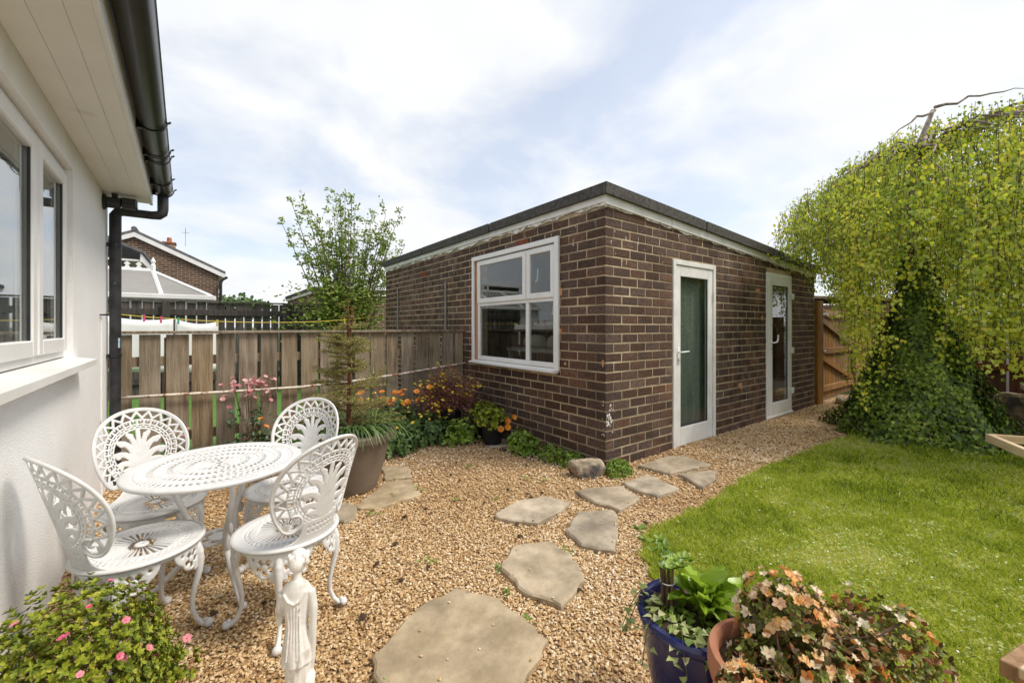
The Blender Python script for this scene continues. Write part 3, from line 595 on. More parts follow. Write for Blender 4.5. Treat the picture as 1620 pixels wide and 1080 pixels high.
# doors
def door(d, label, kind):
    x0, x1, z0, z1 = d; f = MB(); F0 = GY - .012; t = .05; fw = .052
    z0 = max(z0, .0)
    f.cbox(x0, x0 + fw, F0, F0 + .075, z0, z1, .004); f.cbox(x1 - fw, x1, F0, F0 + .075, z0, z1, .004); f.cbox(x0 + fw + .0005, x1 - fw - .0005, F0 + .001, F0 + .074, z1 - fw, z1, .004)
    if kind: f.cbox(x0 - .05, x1 + .005, F0 - .018, F0 - .001, z0 + .0, z0 + .03, .004)
    o = gpart(f, 'door', 'whitewood' if not kind else 'white'); tag(o, label)
    a, b_, c, e = x0 + fw + .004, x1 - fw - .004, z0 + .012, z1 - fw - .005
    l = MB(); L0, L1 = (F0 + .014, F0 + .058) if not kind else (F0 - .010, F0 + .045); sw = .10; bw = .2
    l.cbox(a, a + sw, L0, L1, c, e, .005); l.cbox(b_ - sw, b_, L0, L1, c, e, .005); l.cbox(a + sw + .0005, b_ - sw - .0005, L0, L1, c, c + bw, .005); l.cbox(a + sw + .0005, b_ - sw - .0005, L0, L1, e - .115, e, .005)
    dl = link('door_leaf', l.mesh('door_leaf', M['whitewood' if not kind else 'white']), o)
    gb = MB(); q = .008
    for (aa, bb, cc, ee) in ((a + sw, a + sw + q, c + bw, e - .115), (b_ - sw - q, b_ - sw, c + bw, e - .115), (a + sw + q, b_ - sw - q, c + bw, c + bw + q), (a + sw + q, b_ - sw - q, e - .115 - q, e - .115)): gb.box(aa, bb, L0 + .010, L0 + .022, cc, ee)
    link('gasket', gb.mesh('gasket', M['rubber']), dl)
    g_ = MB(); g_.box(a + sw - .01, b_ - sw + .01, L0 + .016, L0 + .022, c + bw - .01, e - .105); link('pane', g_.mesh('pane', M['glassd' if not kind else 'glass']), dl)
    h_ = MB(); hx = a + .045; hz = 1.03 if not kind else 1.08
    if not kind:
        h_.cbox(hx - .016, hx + .016, L0 - .008, L0 - .0005, hz - .13, hz + .05, .003); h_.tube([(hx, L0 - .008, hz), (hx, L0 - .05, hz), (hx + .03, L0 - .056, hz + .002), (hx + .13, L0 - .054, hz + .006)], [.009, .009, .009, .007], 8)
    else:
        h_.cbox(hx - .014, hx + .014, L0 - .008, L0 - .0005, hz - .15, hz + .05, .003); h_.tube([(hx, L0 - .008, hz), (hx, L0 - .05, hz), (hx + .06, L0 - .056, hz + .01), (hx + .095, L0 - .054, hz + .05), (hx + .10, L0 - .054, hz + .11)], [.011, .011, .012, .011, .009], 8)
    link('handle', h_.mesh('handle', M['white'], True), dl)
    k_ = MB(); k_.cbox(hx - .008, hx + .008, L0 - .012, L0 - .0081, hz - .10, hz - .07, .002); link('keyhole', k_.mesh('keyhole', M['steel']), dl)
    for hz in ((.35, .95, 1.75) if kind else (.28, 1.65)):
        q_ = MB()
        if kind: q_.cbox(b_ - .012, x1 + .012, L0 - .022, L0 - .0006, hz - .045, hz + .045, .006)
        else: q_.tube([(b_ + .002, F0 - .004, hz - .06), (b_ + .002, F0 - .004, hz + .06)], .006, 6)
        link('hinge', q_.mesh('hinge', M['white']), dl)
    return o
d1 = door(DOORS[0], 'older white timber door with a full height greenish glass panel', 0)
door(DOORS[1], 'white plastic door with a cranked handle and clear dark glass', 1)
bl = MB(); n = 24
for i in range(n):
    xa = 4.05 + i * .034; bl.add([(xa, GY + .095 + .010 * math.sin(i * 1.3), .15), (xa + .034, GY + .095 + .010 * math.sin((i + 1) * 1.3), .15), (xa + .034, GY + .095 + .010 * math.sin((i + 1) * 1.3), 2.0), (xa, GY + .095 + .010 * math.sin(i * 1.3), 2.0)], [(0, 1, 2, 3)])
tag(bl.build('curtain', M['teal'], None, True), 'dark teal curtain hanging behind the older garage door', 'curtain')

# ================================================================ WHITE HOUSE (left)
house = thing('white_house', 'white rendered bungalow with cream soffit, black gutter and white windows', 'house', (-.632, 4.72, 0), R_(1.6))
def hp(b, name, mat, par=None, smooth=False): return b.build(name, M[mat], par or house, smooth)
# local frame: wall face on x=0, running to -y from the corner at the origin
HZ0, HZ1, HY0, HY1 = 1.10, 2.19, -3.9, -1.345
h_ = MB(); h_.box(-.28, 0, HY1, 0, -.05, 2.36); h_.box(-.28, 0, -7.5, HY0, -.05, 2.36); h_.box(-.28, 0, HY0, HY1, -.05, HZ0); h_.box(-.28, 0, HY0, HY1, HZ1, 2.36); h_.box(-3.0, -.28, -.28, 0, -.05, 2.36); h_.box(-3.0, -2.9, -7.5, -.28, -.05, 2.36)
hp(h_, 'wall', 'render')
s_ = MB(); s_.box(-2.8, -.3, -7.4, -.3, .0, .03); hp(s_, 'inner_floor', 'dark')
sof = None
for i, (a, b_) in enumerate(((.001, .0945), (.0955, .189), (.190, .262))):
    q = MB(); q.cbox(a, b_, -7.5, -.055, 2.345, 2.357, .001); o = hp(q, 'soffit_board', 'soffit')
q = MB(); q.cbox(.263, .283, -7.5, -.05, 2.335, 2.475, .003); hp(q, 'fascia_board', 'white')
q = MB(); q.box(-.28, .262, -.06, -.04, 2.362, 2.48); hp(q, 'eave_end', 'white')
q = MB(); q.add([(.30, -7.5, 2.50), (.30, -.03, 2.50), (-1.5, -.03, 3.2), (-1.5, -7.5, 3.2), (.30, -7.5, 2.48), (.30, -.03, 2.48), (-1.5, -.03, 3.18), (-1.5, -7.5, 3.18)], [(0, 3, 2, 1)[::-1], (4, 5, 6, 7)[::-1], (0, 1, 5, 4), (1, 2, 6, 5), (2, 3, 7, 6), (3, 0, 4, 7)]); hp(q, 'roof', 'tile')
gt = MB(); gx, gz, gr = .350, 2.478, .062; prof = []
for k in range(13): a = PI + PI * k / 12; prof.append((gx + gr * math.cos(a), gz + gr * math.sin(a)))
inn = [(gx + (p[0] - gx) * .93, gz + (p[1] - gz) * .93) for p in prof[::-1]]
ring = prof + [(prof[-1][0] + .006, prof[-1][1] + .004), (prof[-1][0] - .006, prof[-1][1] + .006)] + inn
n = len(ring); gt.add([(x, -7.5, z) for x, z in ring] + [(x, -.03, z) for x, z in ring], [(k, (k + 1) % n, n + (k + 1) % n, n + k) for k in range(n)])
gut = smooth_by_angle(hp(gt, 'gutter', 'black'), 50)
def hoop(y, w_, name, rr=.072):
    b = MB(); pr = [(gx + rr * math.cos(PI + PI * k / 12), gz + .004 + rr * math.sin(PI + PI * k / 12)) for k in range(13)]; pi_ = [(gx + (x - gx) * .92, gz + (z - gz) * .92) for x, z in pr[::-1]]; rg = pr + pi_; n = len(rg)
    b.add([(x, y, z) for x, z in rg] + [(x, y + w_, z) for x, z in rg], [(k, (k + 1) % n, n + (k + 1) % n, n + k) for k in range(n)] + [(k, 2 * 13 - 1 - k, 2 * 13 - 2 - k, k + 1) for k in range(12)] + [(n + k, n + k + 1, n + 24 - k, n + 25 - k) for k in range(12)])
    b.tube([(gx + rr, y + w_ / 2, gz), (gx + rr + .012, y + w_ / 2, gz + .012)], .006, 6)
    b.box(.2835, gx - rr * .6, y, y + w_, gz - .06, gz - .01)
    smooth_by_angle(link(name, b.mesh(name, M['black']), gut), 40)
hoop(-1.62, .025, 'gutter_bracket'); hoop(-1.15, .018, 'gutter_clip', .078); hoop(-1.02, .018, 'gutter_clip', .078); hoop(-.45, .025, 'gutter_bracket'); hoop(-.12, .022, 'gutter_clip', .079); hoop(-3.2, .025, 'gutter_bracket')
dp = MB(); r = .034; px, py = .052, -.07
dp.tube([(gx, -.08, gz - .05), (gx, -.08, 2.31), (gx - .004, -.08, 2.275), (gx - .03, -.08, 2.252), (gx - .07, -.078, 2.247), (px + .05, py, 2.247), (px + .015, py, 2.24), (px, py, 2.215), (px, py, .0)], [r * 1.12, r * 1.12, r * 1.1, r * 1.1, r, r, r * 1.08, r * 1.12, r], 16)
dpo = smooth_by_angle(hp(dp, 'downpipe', 'blackold'), 50)
for z in (1.95, 1.05, .3): b = MB(); b.lathe([(r * 1.02, 0), (r * 1.2, .002), (r * 1.2, .03), (r * 1.02, .032)], 16, (px, py, z)); b.box(.002, px - r, py - .03, py + .03, z, z + .03); link('pipe_clip', b.mesh('pipe_clip', M['black']), dpo)
b = MB(); b.box(px + r * .55, px + r * .9, py - r * .98, py - r * .70, 1.13, 1.21); link('blue_sticker', b.mesh('blue_sticker', mk('blue_sticker', (.03, .22, .45), (.55, .62, .66), 30, .6)), dpo)
# house window
wf = MB(); RX = -.035
wf.cbox(RX - .06, RX, HY0 + .002, HY1 - .002, HZ1 - .062, HZ1 - .002, .005); wf.cbox(RX - .06, RX, HY0 + .002, HY1 - .002, HZ0 + .03, HZ0 + .085, .005)
for y in (HY1 - .062, HY1 - .62, HY1 - 1.95): wf.cbox(RX - .058, RX - .002, y, y + .06, HZ0 + .0855, HZ1 - .0625, .005)
wi = hp(wf, 'window', 'white'); tag(wi, 'white plastic casement window set in the rendered wall')
def hsash(a, b_, g):
    s = MB(); w_ = .07; c, d = HZ0 + .07, HZ1 - .045; X0, X1 = RX - .04, RX + .018
    s.cbox(X0, X1, a, a + w_, c, d, .006); s.cbox(X0, X1, b_ - w_, b_, c, d, .006); s.cbox(X0, X1, a + w_ + .0005, b_ - w_ - .0005, c, c + w_, .006); s.cbox(X0, X1, a + w_ + .0005, b_ - w_ - .0005, d - w_, d, .006)
    link('sash', s.mesh('sash', M['white']), wi); q = MB()
    for (aa, bb, cc, dd) in ((a + w_, a + w_ + .008, c + w_, d - w_), (b_ - w_ - .008, b_ - w_, c + w_, d - w_)): q.box(RX + .000, RX + .010, aa, bb, cc, dd)
    link('gasket', q.mesh('gasket', M['rubber']), wi)
    q = MB(); q.box(RX - .008, RX - .002, a + w_ - .01, b_ - w_ + .01, c + w_ - .01, d - w_ + .01); link('pane', q.mesh('pane', M['glass']), wi)
hsash(HY1 - .60, HY1 - .03, 1); hsash(HY1 - 1.93, HY1 - .625, 0)
sl_ = MB(); sl_.prism([(-.034, .0), (.085, -.02), (.085, .012), (-.034, .032)], 0, 1, Matrix(((1, 0, 0, 0), (0, 0, -HY0 + HY1 + .20, HY0 - .1), (0, 1, 0, HZ0 - .004), (0, 0, 0, 1))))
q = link('sill', sl_.mesh('sill', M['white']), wi)
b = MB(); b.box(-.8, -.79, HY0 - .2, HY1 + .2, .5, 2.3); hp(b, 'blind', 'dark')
# fittings on the house wall
def hpt(x, y, z): a = R_(1.6); return (-.632 + x * math.cos(a) - y * math.sin(a), 4.72 + x * math.sin(a) + y * math.cos(a), z)
sc_ = thing('security_light', 'black security light and sensor fixed to the white wall under the eave', 'light', hpt(0, -.26, 2.27), R_(1.6))
b = MB(); b.lathe([(0, .0), (.062, .0), (.062, .014), (.045, .022), (0, .022)], 20); 
o = b.build('back_plate', M['black'], sc_); o.rotation_euler = (0, PI / 2, 0); o.location = (.001, 0, 0)
b = MB(); b.tube([(.02, 0, 0), (.10, .0, .0)], .042, 12); b.build('sensor_body', M['blackold'], sc_, False)
b = MB(); b.cbox(.10, .20, -.045, .045, -.03, .045, .012); b.build('lamp_head', M['black'], sc_)
b = MB(); b.box(.112, .188, -.036, .036, -.034, -.0305); b.build('lamp_lens', M['rubber'], sc_)
b = MB(); b.cbox(.05, .085, -.02, .02, .04, .074, .004); b.build('bracket', M['black'], sc_)
hk = thing('wall_hook', 'small dark metal hook on the white wall beside the downpipe', 'hook', hpt(0, -.42, 1.39), R_(1.6))
b = MB(); b.tube([(0.001, 0, 0), (.03, 0, 0), (.05, .0, .004)], [.006, .006, .010], 8); b.build('hook_arm', M['blackold'], hk)
tag(MB().tube([hpt(.006, -.40, 1.38), hpt(.006, -.40, .6), hpt(.006, -.38, .55), hpt(.006, -.38, .02)], .007, 6).build('wall_cable', M['render'], None), 'white painted cable running down the rendered wall beside the downpipe', 'cable')
# ================================================================ FENCES
FY = 5.062
nf = thing('picket_fence', 'low weathered timber fence between the white house and the garage', 'fence', (1.1, FY, 0))
def wpb(b, name, mat, par): return b.build(name, M[mat], par, world=True)
x = -.86; i = 0
PW = .158
def wave_board(x0, x1, z1, bow=0):
    b = MB(); n = 6; vs = []
    for k in range(n + 1):
        z = .03 + (z1 - .03) * k / n; o = bow * math.sin(PI * k / n)
        vs += [(x0 + o, -.012, z), (x1 + o * .6, -.012, z), (x1 + o * .6, .010, z), (x0 + o, .010, z)]
    fs = [(k * 4 + j, k * 4 + (j + 1) % 4, k * 4 + 4 + (j + 1) % 4, k * 4 + 4 + j) for k in range(n) for j in range(4)] + [(3, 2, 1, 0), (n * 4, n * 4 + 1, n * 4 + 2, n * 4 + 3)]
    b.add(vs, fs); return b
while x < 2.86:
    w_ = PW + random.uniform(-.012, .012); bow = random.choice([0, 0, .002, -.003, .008 if random.random() < .35 else 0])
    b = wave_board(0, min(w_, 2.9 - x), 1.232 + random.uniform(-.004, .003), bow); o = b.build('board', M['board'], nf); o.location = (x - 1.1, -.012 + random.uniform(-.003, .003), 0)
    for z in (.42, 1.06): pass
    x += PW + .036 + random.uniform(-.006, .006)
for z in (.26, .98):
    b = MB(); b.cbox(-.9, 2.9, FY + .001, FY + .04, z - .045, z + .045, .004); wpb(b, 'rail', 'board', nf)
b = MB(); b.cbox(-.62, 1.3, FY - .06, FY + .055, 1.236, 1.262, .004); wpb(b, 'cap_rail', 'board', nf)
b = MB(); b.cbox(1.303, 2.905, FY - .06, FY + .055, 1.235, 1.261, .004); wpb(b, 'cap_rail', 'board', nf)
for xx in (-.3, 1.25, 2.75): b = MB(); b.cbox(xx, xx + .09, FY + .042, FY + .13, -.1, 1.20, .006); wpb(b, 'post', 'board', nf)
pts = [(-.62, 4.99, .676), (-.2, 4.985, .668), (.3, 4.985, .655), (.85, 4.98, .648), (1.4, 4.99, .668), (2.0, 4.98, .715), (2.6, 4.985, .775), (2.905, 4.99, .80)]
tag(MB().tube(pts, [.013] * 8, 8).build('metal_rod', M['rust'], None, True), 'thin rusty white painted rod running along the weathered fence', 'rod')
# far dark fence
FF = 10.2
df = thing('dark_fence', 'tall dark aged timber fence beyond the neighbouring lawn', 'fence', (0, FF, 0))
x = -4.2
bmz = MB(); bmz.box(0, .138, -.01, .01, .02, 1.775); dme = bmz.mesh('board', M['boarddark'])
x = -2.0
while x < 2.9:
    o = link('board', dme, df, (x, .0 + random.uniform(-.004, .004), random.uniform(-.008, .008))); o.rotation_euler = (0, random.uniform(-.006, .006), 0); x += .158
for z in (.3, 1.58): b = MB(); b.cbox(-2.0, 2.95, FF - .055, FF - .013, z - .06, z + .06, .005); wpb(b, 'rail', 'boarddark', df)
b = MB(); b.cbox(-2.0, 2.95, FF - .05, FF + .04, 1.786, 1.815, .004); wpb(b, 'cap_rail', 'boarddark', df)
for xx in (-.62, 1.37, -1.9): b = MB(); b.cbox(xx, xx + .11, FF - .15, FF - .056, -.05, 1.78, .006); wpb(b, 'post', 'boarddark', df)
# gate and the brown fence behind the birch
gt_ = thing('garden_gate', 'brown stained boarded gate with diagonal braces beside the garage', 'gate', (8.25, 2.53, 0))
b = MB(); b.cbox(8.14, 8.40, 2.47, 2.60, -.05, 1.735, .006); wpb(b, 'post', 'gatewood', gt_)
x = 8.425; gw = MB(); gw.cbox(0, .128, 0, .02, .05, 1.6, .003); gme = gw.mesh('board', M['gatewood'])
while x < 11.8:
    o = link('board', gme, gt_, (x - 8.25, .03 + random.uniform(-.002, .002), 0)); o.scale = (1, 1, 1.0 if x < 10.3 else 1.03); x += .133
for z in (.23, .88, 1.52): b = MB(); b.cbox(8.43, 10.25, 2.515, 2.556, z - .05, z + .05, .004); wpb(b, 'rail', 'gatewood', gt_)
for z in (.33, .90): b = MB(); b.cbox(10.36, 11.8, 2.515, 2.556, z - .05, z + .05, .004); wpb(b, 'rail', 'gatewood', gt_)
b = MB(); b.cbox(10.27, 10.35, 2.49, 2.555, .0, 1.66, .005); wpb(b, 'post', 'gatewood', gt_)
for (za, zb) in ((.93, 1.47), (.28, .83)):
    v0, v1 = Vector((8.45, 2.53, zb - .03)), Vector((10.2, 2.53, za + .03)); d = v1 - v0; L = d.length; an = math.atan2(d.z, d.x)
    b = MB(); b.cbox(0, L, -.018, .018, -.05, .05, .004, Matrix.Translation(v0) @ Matrix.Rotation(-an, 4, 'Y')); wpb(b, 'brace', 'gatewood', gt_)
b = MB(); b.cbox(8.39, 8.62, 2.495, 2.513, .86, .90, .003); b.tube([(8.45, 2.48, .88), (8.55, 2.48, .88)], .012, 8); wpb(b, 'latch', 'steel', gt_)
b = MB(); b.cbox(8.42, 8.75, 2.50, 2.513, 1.50, 1.535, .003); wpb(b, 'strap_hinge', 'steel', gt_)
bf_ = thing('brown_fence', 'dark brown boarded fence with bright gaps behind the weeping birch', 'fence', (11.9, .4, 0))
gw = MB(); gw.cbox(0, .02, 0, .30, .08, 1.55, .003); gme = gw.mesh('board', M['fencebrown'])
y = -3.0
while y < 2.45: o = link('board', gme, bf_, (0, y - .4, 0)); y += .335
for z in (.55, 1.25): b = MB(); b.cbox(11.84, 11.898, -3.0, 2.45, z - .06, z + .06, .004); wpb(b, 'rail', 'fencebrown', bf_)
b = MB(); b.cbox(11.88, 11.93, -3, 2.45, -.02, .075, .004); wpb(b, 'gravel_board', 'fencebrown', bf_)
rn = MB(); rn.box(12.6, 12.7, -5, 3, 0, .9)
tag(rn.build('white_wall', M['render']), 'low white wall showing through the gaps of the brown fence', 'wall')

# ================================================================ BEYOND
def ridge_house(name, label, x0, x1, y0, y1, ze, zr, wallm, roofm, over=.25, axis='y', cat='house'):
    h = thing(name, label, cat, ((x0 + x1) / 2, (y0 + y1) / 2, 0)); b = MB(); w_ = lambda b, n, m: b.build(n, M[m], h, world=True)
    if axis == 'y':
        xm = (x0 + x1) / 2
        b.add([(x0, y0, 0), (x1, y0, 0), (x1, y0, ze), (xm, y0, zr), (x0, y0, ze), (x0, y1, 0), (x1, y1, 0), (x1, y1, ze), (xm, y1, zr), (x0, y1, ze)], [(0, 1, 2, 3, 4), (5, 9, 8, 7, 6), (1, 6, 7, 2), (0, 4, 9, 5)]); w_(b, 'wall', wallm)
        sl = (zr - ze) / (xm - x0); r = MB()
        for sgn, xe in ((-1, x0), (1, x1)):
            xo = xe + sgn * over; zo = ze - over * sl
            vs = [(xm, y0 - .12, zr + .14), (xo, y0 - .12, zo + .14), (xo, y1 + .12, zo + .14), (xm, y1 + .12, zr + .14), (xm, y0 - .12, zr + .02), (xo, y0 - .12, zo + .02), (xo, y1 + .12, zo + .02), (xm, y1 + .12, zr + .02)]
            r.add(vs, [(0, 1, 2, 3), (4, 7, 6, 5), (0, 4, 5, 1), (1, 5, 6, 2), (2, 6, 7, 3)])
        ro = w_(r, 'roof', roofm); v = MB()
        for sgn, xe in ((-1, x0), (1, x1)):
            xo = xe + sgn * over; zo = ze - over * sl
            v.add([(xm, y0 - .13, zr + .015), (xo, y0 - .13, zo + .015), (xo, y0 - .13, zo - .17), (xm, y0 - .13, zr - .17), (xm, y0 - .10, zr + .015), (xo, y0 - .10, zo + .015), (xo, y0 - .10, zo - .17), (xm, y0 - .10, zr - .17)], [(0, 1, 2, 3), (4, 7, 6, 5), (0, 4, 5, 1), (3, 2, 6, 7), (1, 5, 6, 2)])
            v.box(min(xe, xo), max(xe, xo), y0 - .10, y1, zo - .06, zo - .02)
        w_(v, 'barge_board', 'white')
        t = MB(); t.tube([(xm, y0 - .14, zr + .16), (xm, y1 + .12, zr + .16)], .1, 8); w_(t, 'ridge_tile', roofm)
    return h
nh = ridge_house('brick_house', 'dark brick gable house with grey tiled roof beyond the far fence', -5.1, .55, 22.9, 31, 3.78, 5.15, 'farbrick', 'tile')
b = MB(); b.tube([(.86, 22.7, 3.55), (.62, 22.72, 3.35), (.60, 22.78, 0)], .06, 8); b.build('downpipe', M['black'], nh, world=True)
b = MB(); b.cbox(-1.52, -1.08, 25.2, 25.8, 4.4, 5.22, .01); c_ = b.build('chimney', M['farbrick2'], nh, world=True)
b = MB(); b.cbox(-1.56, -1.04, 25.16, 25.84, 5.22, 5.29, .01); b.lathe([(.08, 0), (.10, .03), (.09, .22), (.08, .24)], 12, (-1.3, 25.5, 5.29)); link('chimney_pot', b.mesh('chimney_pot', M['terra']), c_)
b = MB(); b.tube([(-.7, 25.5, 5.2), (-.7, 25.5, 6.1)], .012, 6); b.tube([(-.7, 25.2, 5.95), (-.7, 25.9, 5.95)], .012, 5); b.tube([(-.85, 25.5, 5.85), (-.55, 25.5, 5.85)], .012, 5); b.build('aerial', M['steel'], nh, world=True)
n2 = thing('neighbour_house', 'neighbouring house with pale eaves and grey wall behind the conservatory', 'house', (-3, 16, 0))
b = MB(); b.box(-6, -1.75, 15.4, 22, 0, 3.1); b.build('wall', M['greywall'], n2, world=True)
b = MB(); b.box(-6, -1.38, 15.1, 22, 3.08, 3.13); b.build('soffit', M['soffit'], n2, world=True)
b = MB(); b.box(-1.379, -1.34, 15.05, 22, 3.06, 3.28); b.build('fascia_board', M['white'], n2, world=True)
b = MB(); b.add([(-1.30, 15.0, 3.285), (-1.30, 22, 3.285), (-4, 22, 4.5), (-4, 15.0, 4.5), (-1.30, 15.0, 3.36), (-1.30, 22, 3.36), (-4, 22, 4.58), (-4, 15.0, 4.58)], [(0, 3, 2, 1), (4, 5, 6, 7), (0, 1, 5, 4), (0, 4, 7, 3), (1, 2, 6, 5)]); b.build('roof', M['tile'], n2, world=True)
b = MB(); b.cbox(-1.748, -1.72, 16.0, 17.2, 2.2, 2.95, .01); wn2 = b.build('window', M['white'], n2, world=True)
b = MB(); b.box(-1.719, -1.714, 16.08, 17.12, 2.28, 2.87); link('pane', b.mesh('pane', M['dark']), wn2)
cv = thing('conservatory', 'white framed conservatory with hipped translucent roof and fleur cresting', 'conservatory', (-1.5, 12.5, 0))
def cvp(b, n, m, par=None): return b.build(n, M[m], cv, world=True) if par is None else link(n, b.mesh(n, M[m]), par)
ex, ey0, ey1, ez = .14, 11.55, 14.2, 1.99; rx, ry, rz_ = -.95, 12.85, 2.60
b = MB(); b.box(-4, ex - .08, ey0 + .08, ey0 + .12, 0, 1.9); b.box(ex - .12, ex - .08, ey0 + .12, ey1, 0, 1.9); cvp(b, 'wall', 'white')
panels = [[(-4, ey0, ez), (-2.1, ey0, ez), (-2.1, ry, rz_), (-4, ry, rz_)], [(-2.1, ey0, ez), (-.72, ey0, ez), (rx, ry, rz_), (-2.1, ry, rz_)], [(-.72, ey0, ez), (ex, ey0, ez), (rx, ry, rz_)], [(ex, ey0, ez), (ex, ey1, ez), (rx, ry, rz_)]]
for p in panels:
    b = MB(); k = len(p); b.add(p + [(x, y, z - .03) for x, y, z in p], [tuple(range(k)), tuple(range(k, 2 * k))[::-1]] + [(i, i + k, (i + 1) % k + k, (i + 1) % k) for i in range(k)]); cvp(b, 'roof_panel', 'poly')
for p, q in (((-2.1, ey0, ez), (-2.1, ry, rz_)), ((-.72, ey0, ez), (rx, ry, rz_)), ((ex, ey0, ez), (rx, ry, rz_)), ((-4, ry, rz_), (rx, ry, rz_)), ((-3.2, ey0, ez), (-3.2, ry, rz_))):
    b = MB(); b.tube([p, q], .045, 6); cvp(b, 'glazing_bar', 'white')
b = MB(); b.cbox(-4, ex + .05, ey0 - .09, ey0 + .03, ez - .09, ez + .01, .01); cvp(b, 'gutter', 'white'); b = MB(); b.cbox(ex - .03, ex + .09, ey0 + .031, ey1, ez - .09, ez + .01, .01); cvp(b, 'gutter', 'white')
cr_ = MB(); cr_.box(-4, rx, ry - .02, ry + .02, rz_ + .03, rz_ + .07); cro = cvp(cr_, 'cresting', 'white')
x = -2.6
while x < rx - .1:
    b = MB(); a = Vector((x, ry, rz_ + .07))
    b.prism([(x - .05, rz_ + .07), (x + .05, rz_ + .07), (x + .02, rz_ + .12), (x + .06, rz_ + .15), (x, rz_ + .21), (x - .06, rz_ + .15), (x - .02, rz_ + .12)], ry - .012, ry + .012, Matrix(((1, 0, 0, 0), (0, 0, 1, 0), (0, 1, 0, 0), (0, 0, 0, 1))))
    link('finial_leaf', b.mesh('finial_leaf', M['white']), cro); x += .2
b = MB(); b.lathe([(.045, 0), (.05, .12), (.03, .16), (.05, .22), (.0, .32)], 8, (rx, ry, rz_ + .02)); link('finial', b.mesh('finial', M['white']), cro)
g2 = thing('neighbour_garage', 'distant flat roofed brick garage half hidden by the willow shrub', 'garage', (5, 17.4, 0))
b = MB(); b.box(2.92, 8.1, 14.72, 20.2, 0, 2.4); b.build('wall', M['farbrick'], g2, world=True)
b = MB(); b.box(2.86, 8.16, 14.66, 20.26, 2.401, 2.495); b.build('fascia_board', M['white'], g2, world=True)
b = MB(); b.box(2.84, 8.18, 14.64, 20.28, 2.497, 2.61); b.build('roof', M['felt'], g2, world=True)
b3 = thing('brick_bungalow', 'pale red brick bungalow with brown roof glimpsed over the gate', 'house', (19, 6, 0))
b = MB(); b.box(16, 24, 2.6, 14, 0, 2.0); b.build('wall', M['farbrick2'], b3, world=True)
b = MB(); b.add([(15.6, 2.3, 1.98), (24, 2.3, 1.98), (24, 8, 2.5), (15.6, 8, 2.5), (15.6, 2.3, 2.06), (24, 2.3, 2.06), (24, 8, 2.58), (15.6, 8, 2.58)], [(0, 3, 2, 1), (4, 5, 6, 7), (0, 1, 5, 4), (0, 4, 7, 3)]); b.build('roof', M['redtile'], b3, world=True)
b = MB(); b.cbox(15.5, 24, 2.18, 2.29, 1.96, 2.06, .01); b.build('gutter', M['white'], b3, world=True)
b = MB(); b.box(15.95, 15.999, 8.0, 14, 2.0, 3.0); b.build('gable_wall', M['farbrick2'], b3, world=True)
# overhead cables
for i, (a, c) in enumerate((((-6, 20, 5.6), (6, 24, 2.2)),)):
    A, C = Vector(a), Vector(c); pts = [A.lerp(C, k / 10) - Vector((0, 0, .5 * math.sin(PI * k / 10))) for k in range(11)]
    tag(MB().tube(pts, .0022, 4).build('overhead_cable', M['greywall'], None), 'thin overhead cable crossing the sky near the brick gable', 'cable')
# washing line with pegs and two sheets
LA, LC = Vector((-1.4, 7.35, 1.53)), Vector((2.92, 8.0, 1.53))
def lp(f): return LA.lerp(LC, f) - Vector((0, 0, .16 * 4 * f * (1 - f)))
tag(MB().tube([lp(k / 16) for k in range(17)], .006, 5).build('washing_line', M['yellowline'], None), 'thin yellow washing line strung above the weathered fence', 'washing line')
def sheet_cloth(f0, f1, h, label):
    b = MB(); n, m = 16, 8; vs = []
    for j in range(m + 1):
        for i in range(n + 1):
            f = f0 + (f1 - f0) * i / n; p = lp(f); s = .05 * math.sin(PI * i / n) ** 1.0
            y = .03 * math.sin(i * .9) * j / m
            vs.append((p.x, p.y + y, p.z - s - (h - s) * j / m))
    b.add(vs, [(j * (n + 1) + i, j * (n + 1) + i + 1, (j + 1) * (n + 1) + i + 1, (j + 1) * (n + 1) + i) for j in range(m) for i in range(n)])
    o = tag(b.build('hanging_sheet', M['linen'], None, True), label, 'sheet', 'laundry on the washing line'); md = o.modifiers.new('thick', 'SOLIDIFY'); md.thickness = .006
sheet_cloth(.05, .245, .75, 'white sheet pegged on the washing line next to the house')
sheet_cloth(.252, .365, .75, 'narrower white sheet pegged in the middle of the washing line')
pk = 0
for f, m, lab in ((.075, 'yellowline', 'yellow clothes peg on the sheet next to the house'), (.215, 'pinkp', 'red pink clothes peg on the inner corner of the wider sheet'), (.258, 'greenp', 'green clothes peg where the two sheets meet'), (.362, 'yellowline', 'yellow clothes peg on the outer corner of the narrower sheet'), (.80, 'yellowline', 'yellow clothes peg alone on the line near the willow shrub'), (.175, 'pinkp', 'pink clothes peg in the middle of the wider sheet')):
    p = lp(f); t = thing('clothes_peg', lab, 'peg', p, .2, 'pegs on the washing line')
    b = MB(); b.cbox(-.011, .011, -.013, -.003, -.06, .025, .003); b.build('prong', M[m], t); b = MB(); b.cbox(-.011, .011, .003, .013, -.06, .025, .003); b.build('prong', M[m], t)
    b = MB(); b.tube([(-.014, 0, -.01), (.014, 0, -.01)], .004, 6); b.build('spring', M['steel'], t)
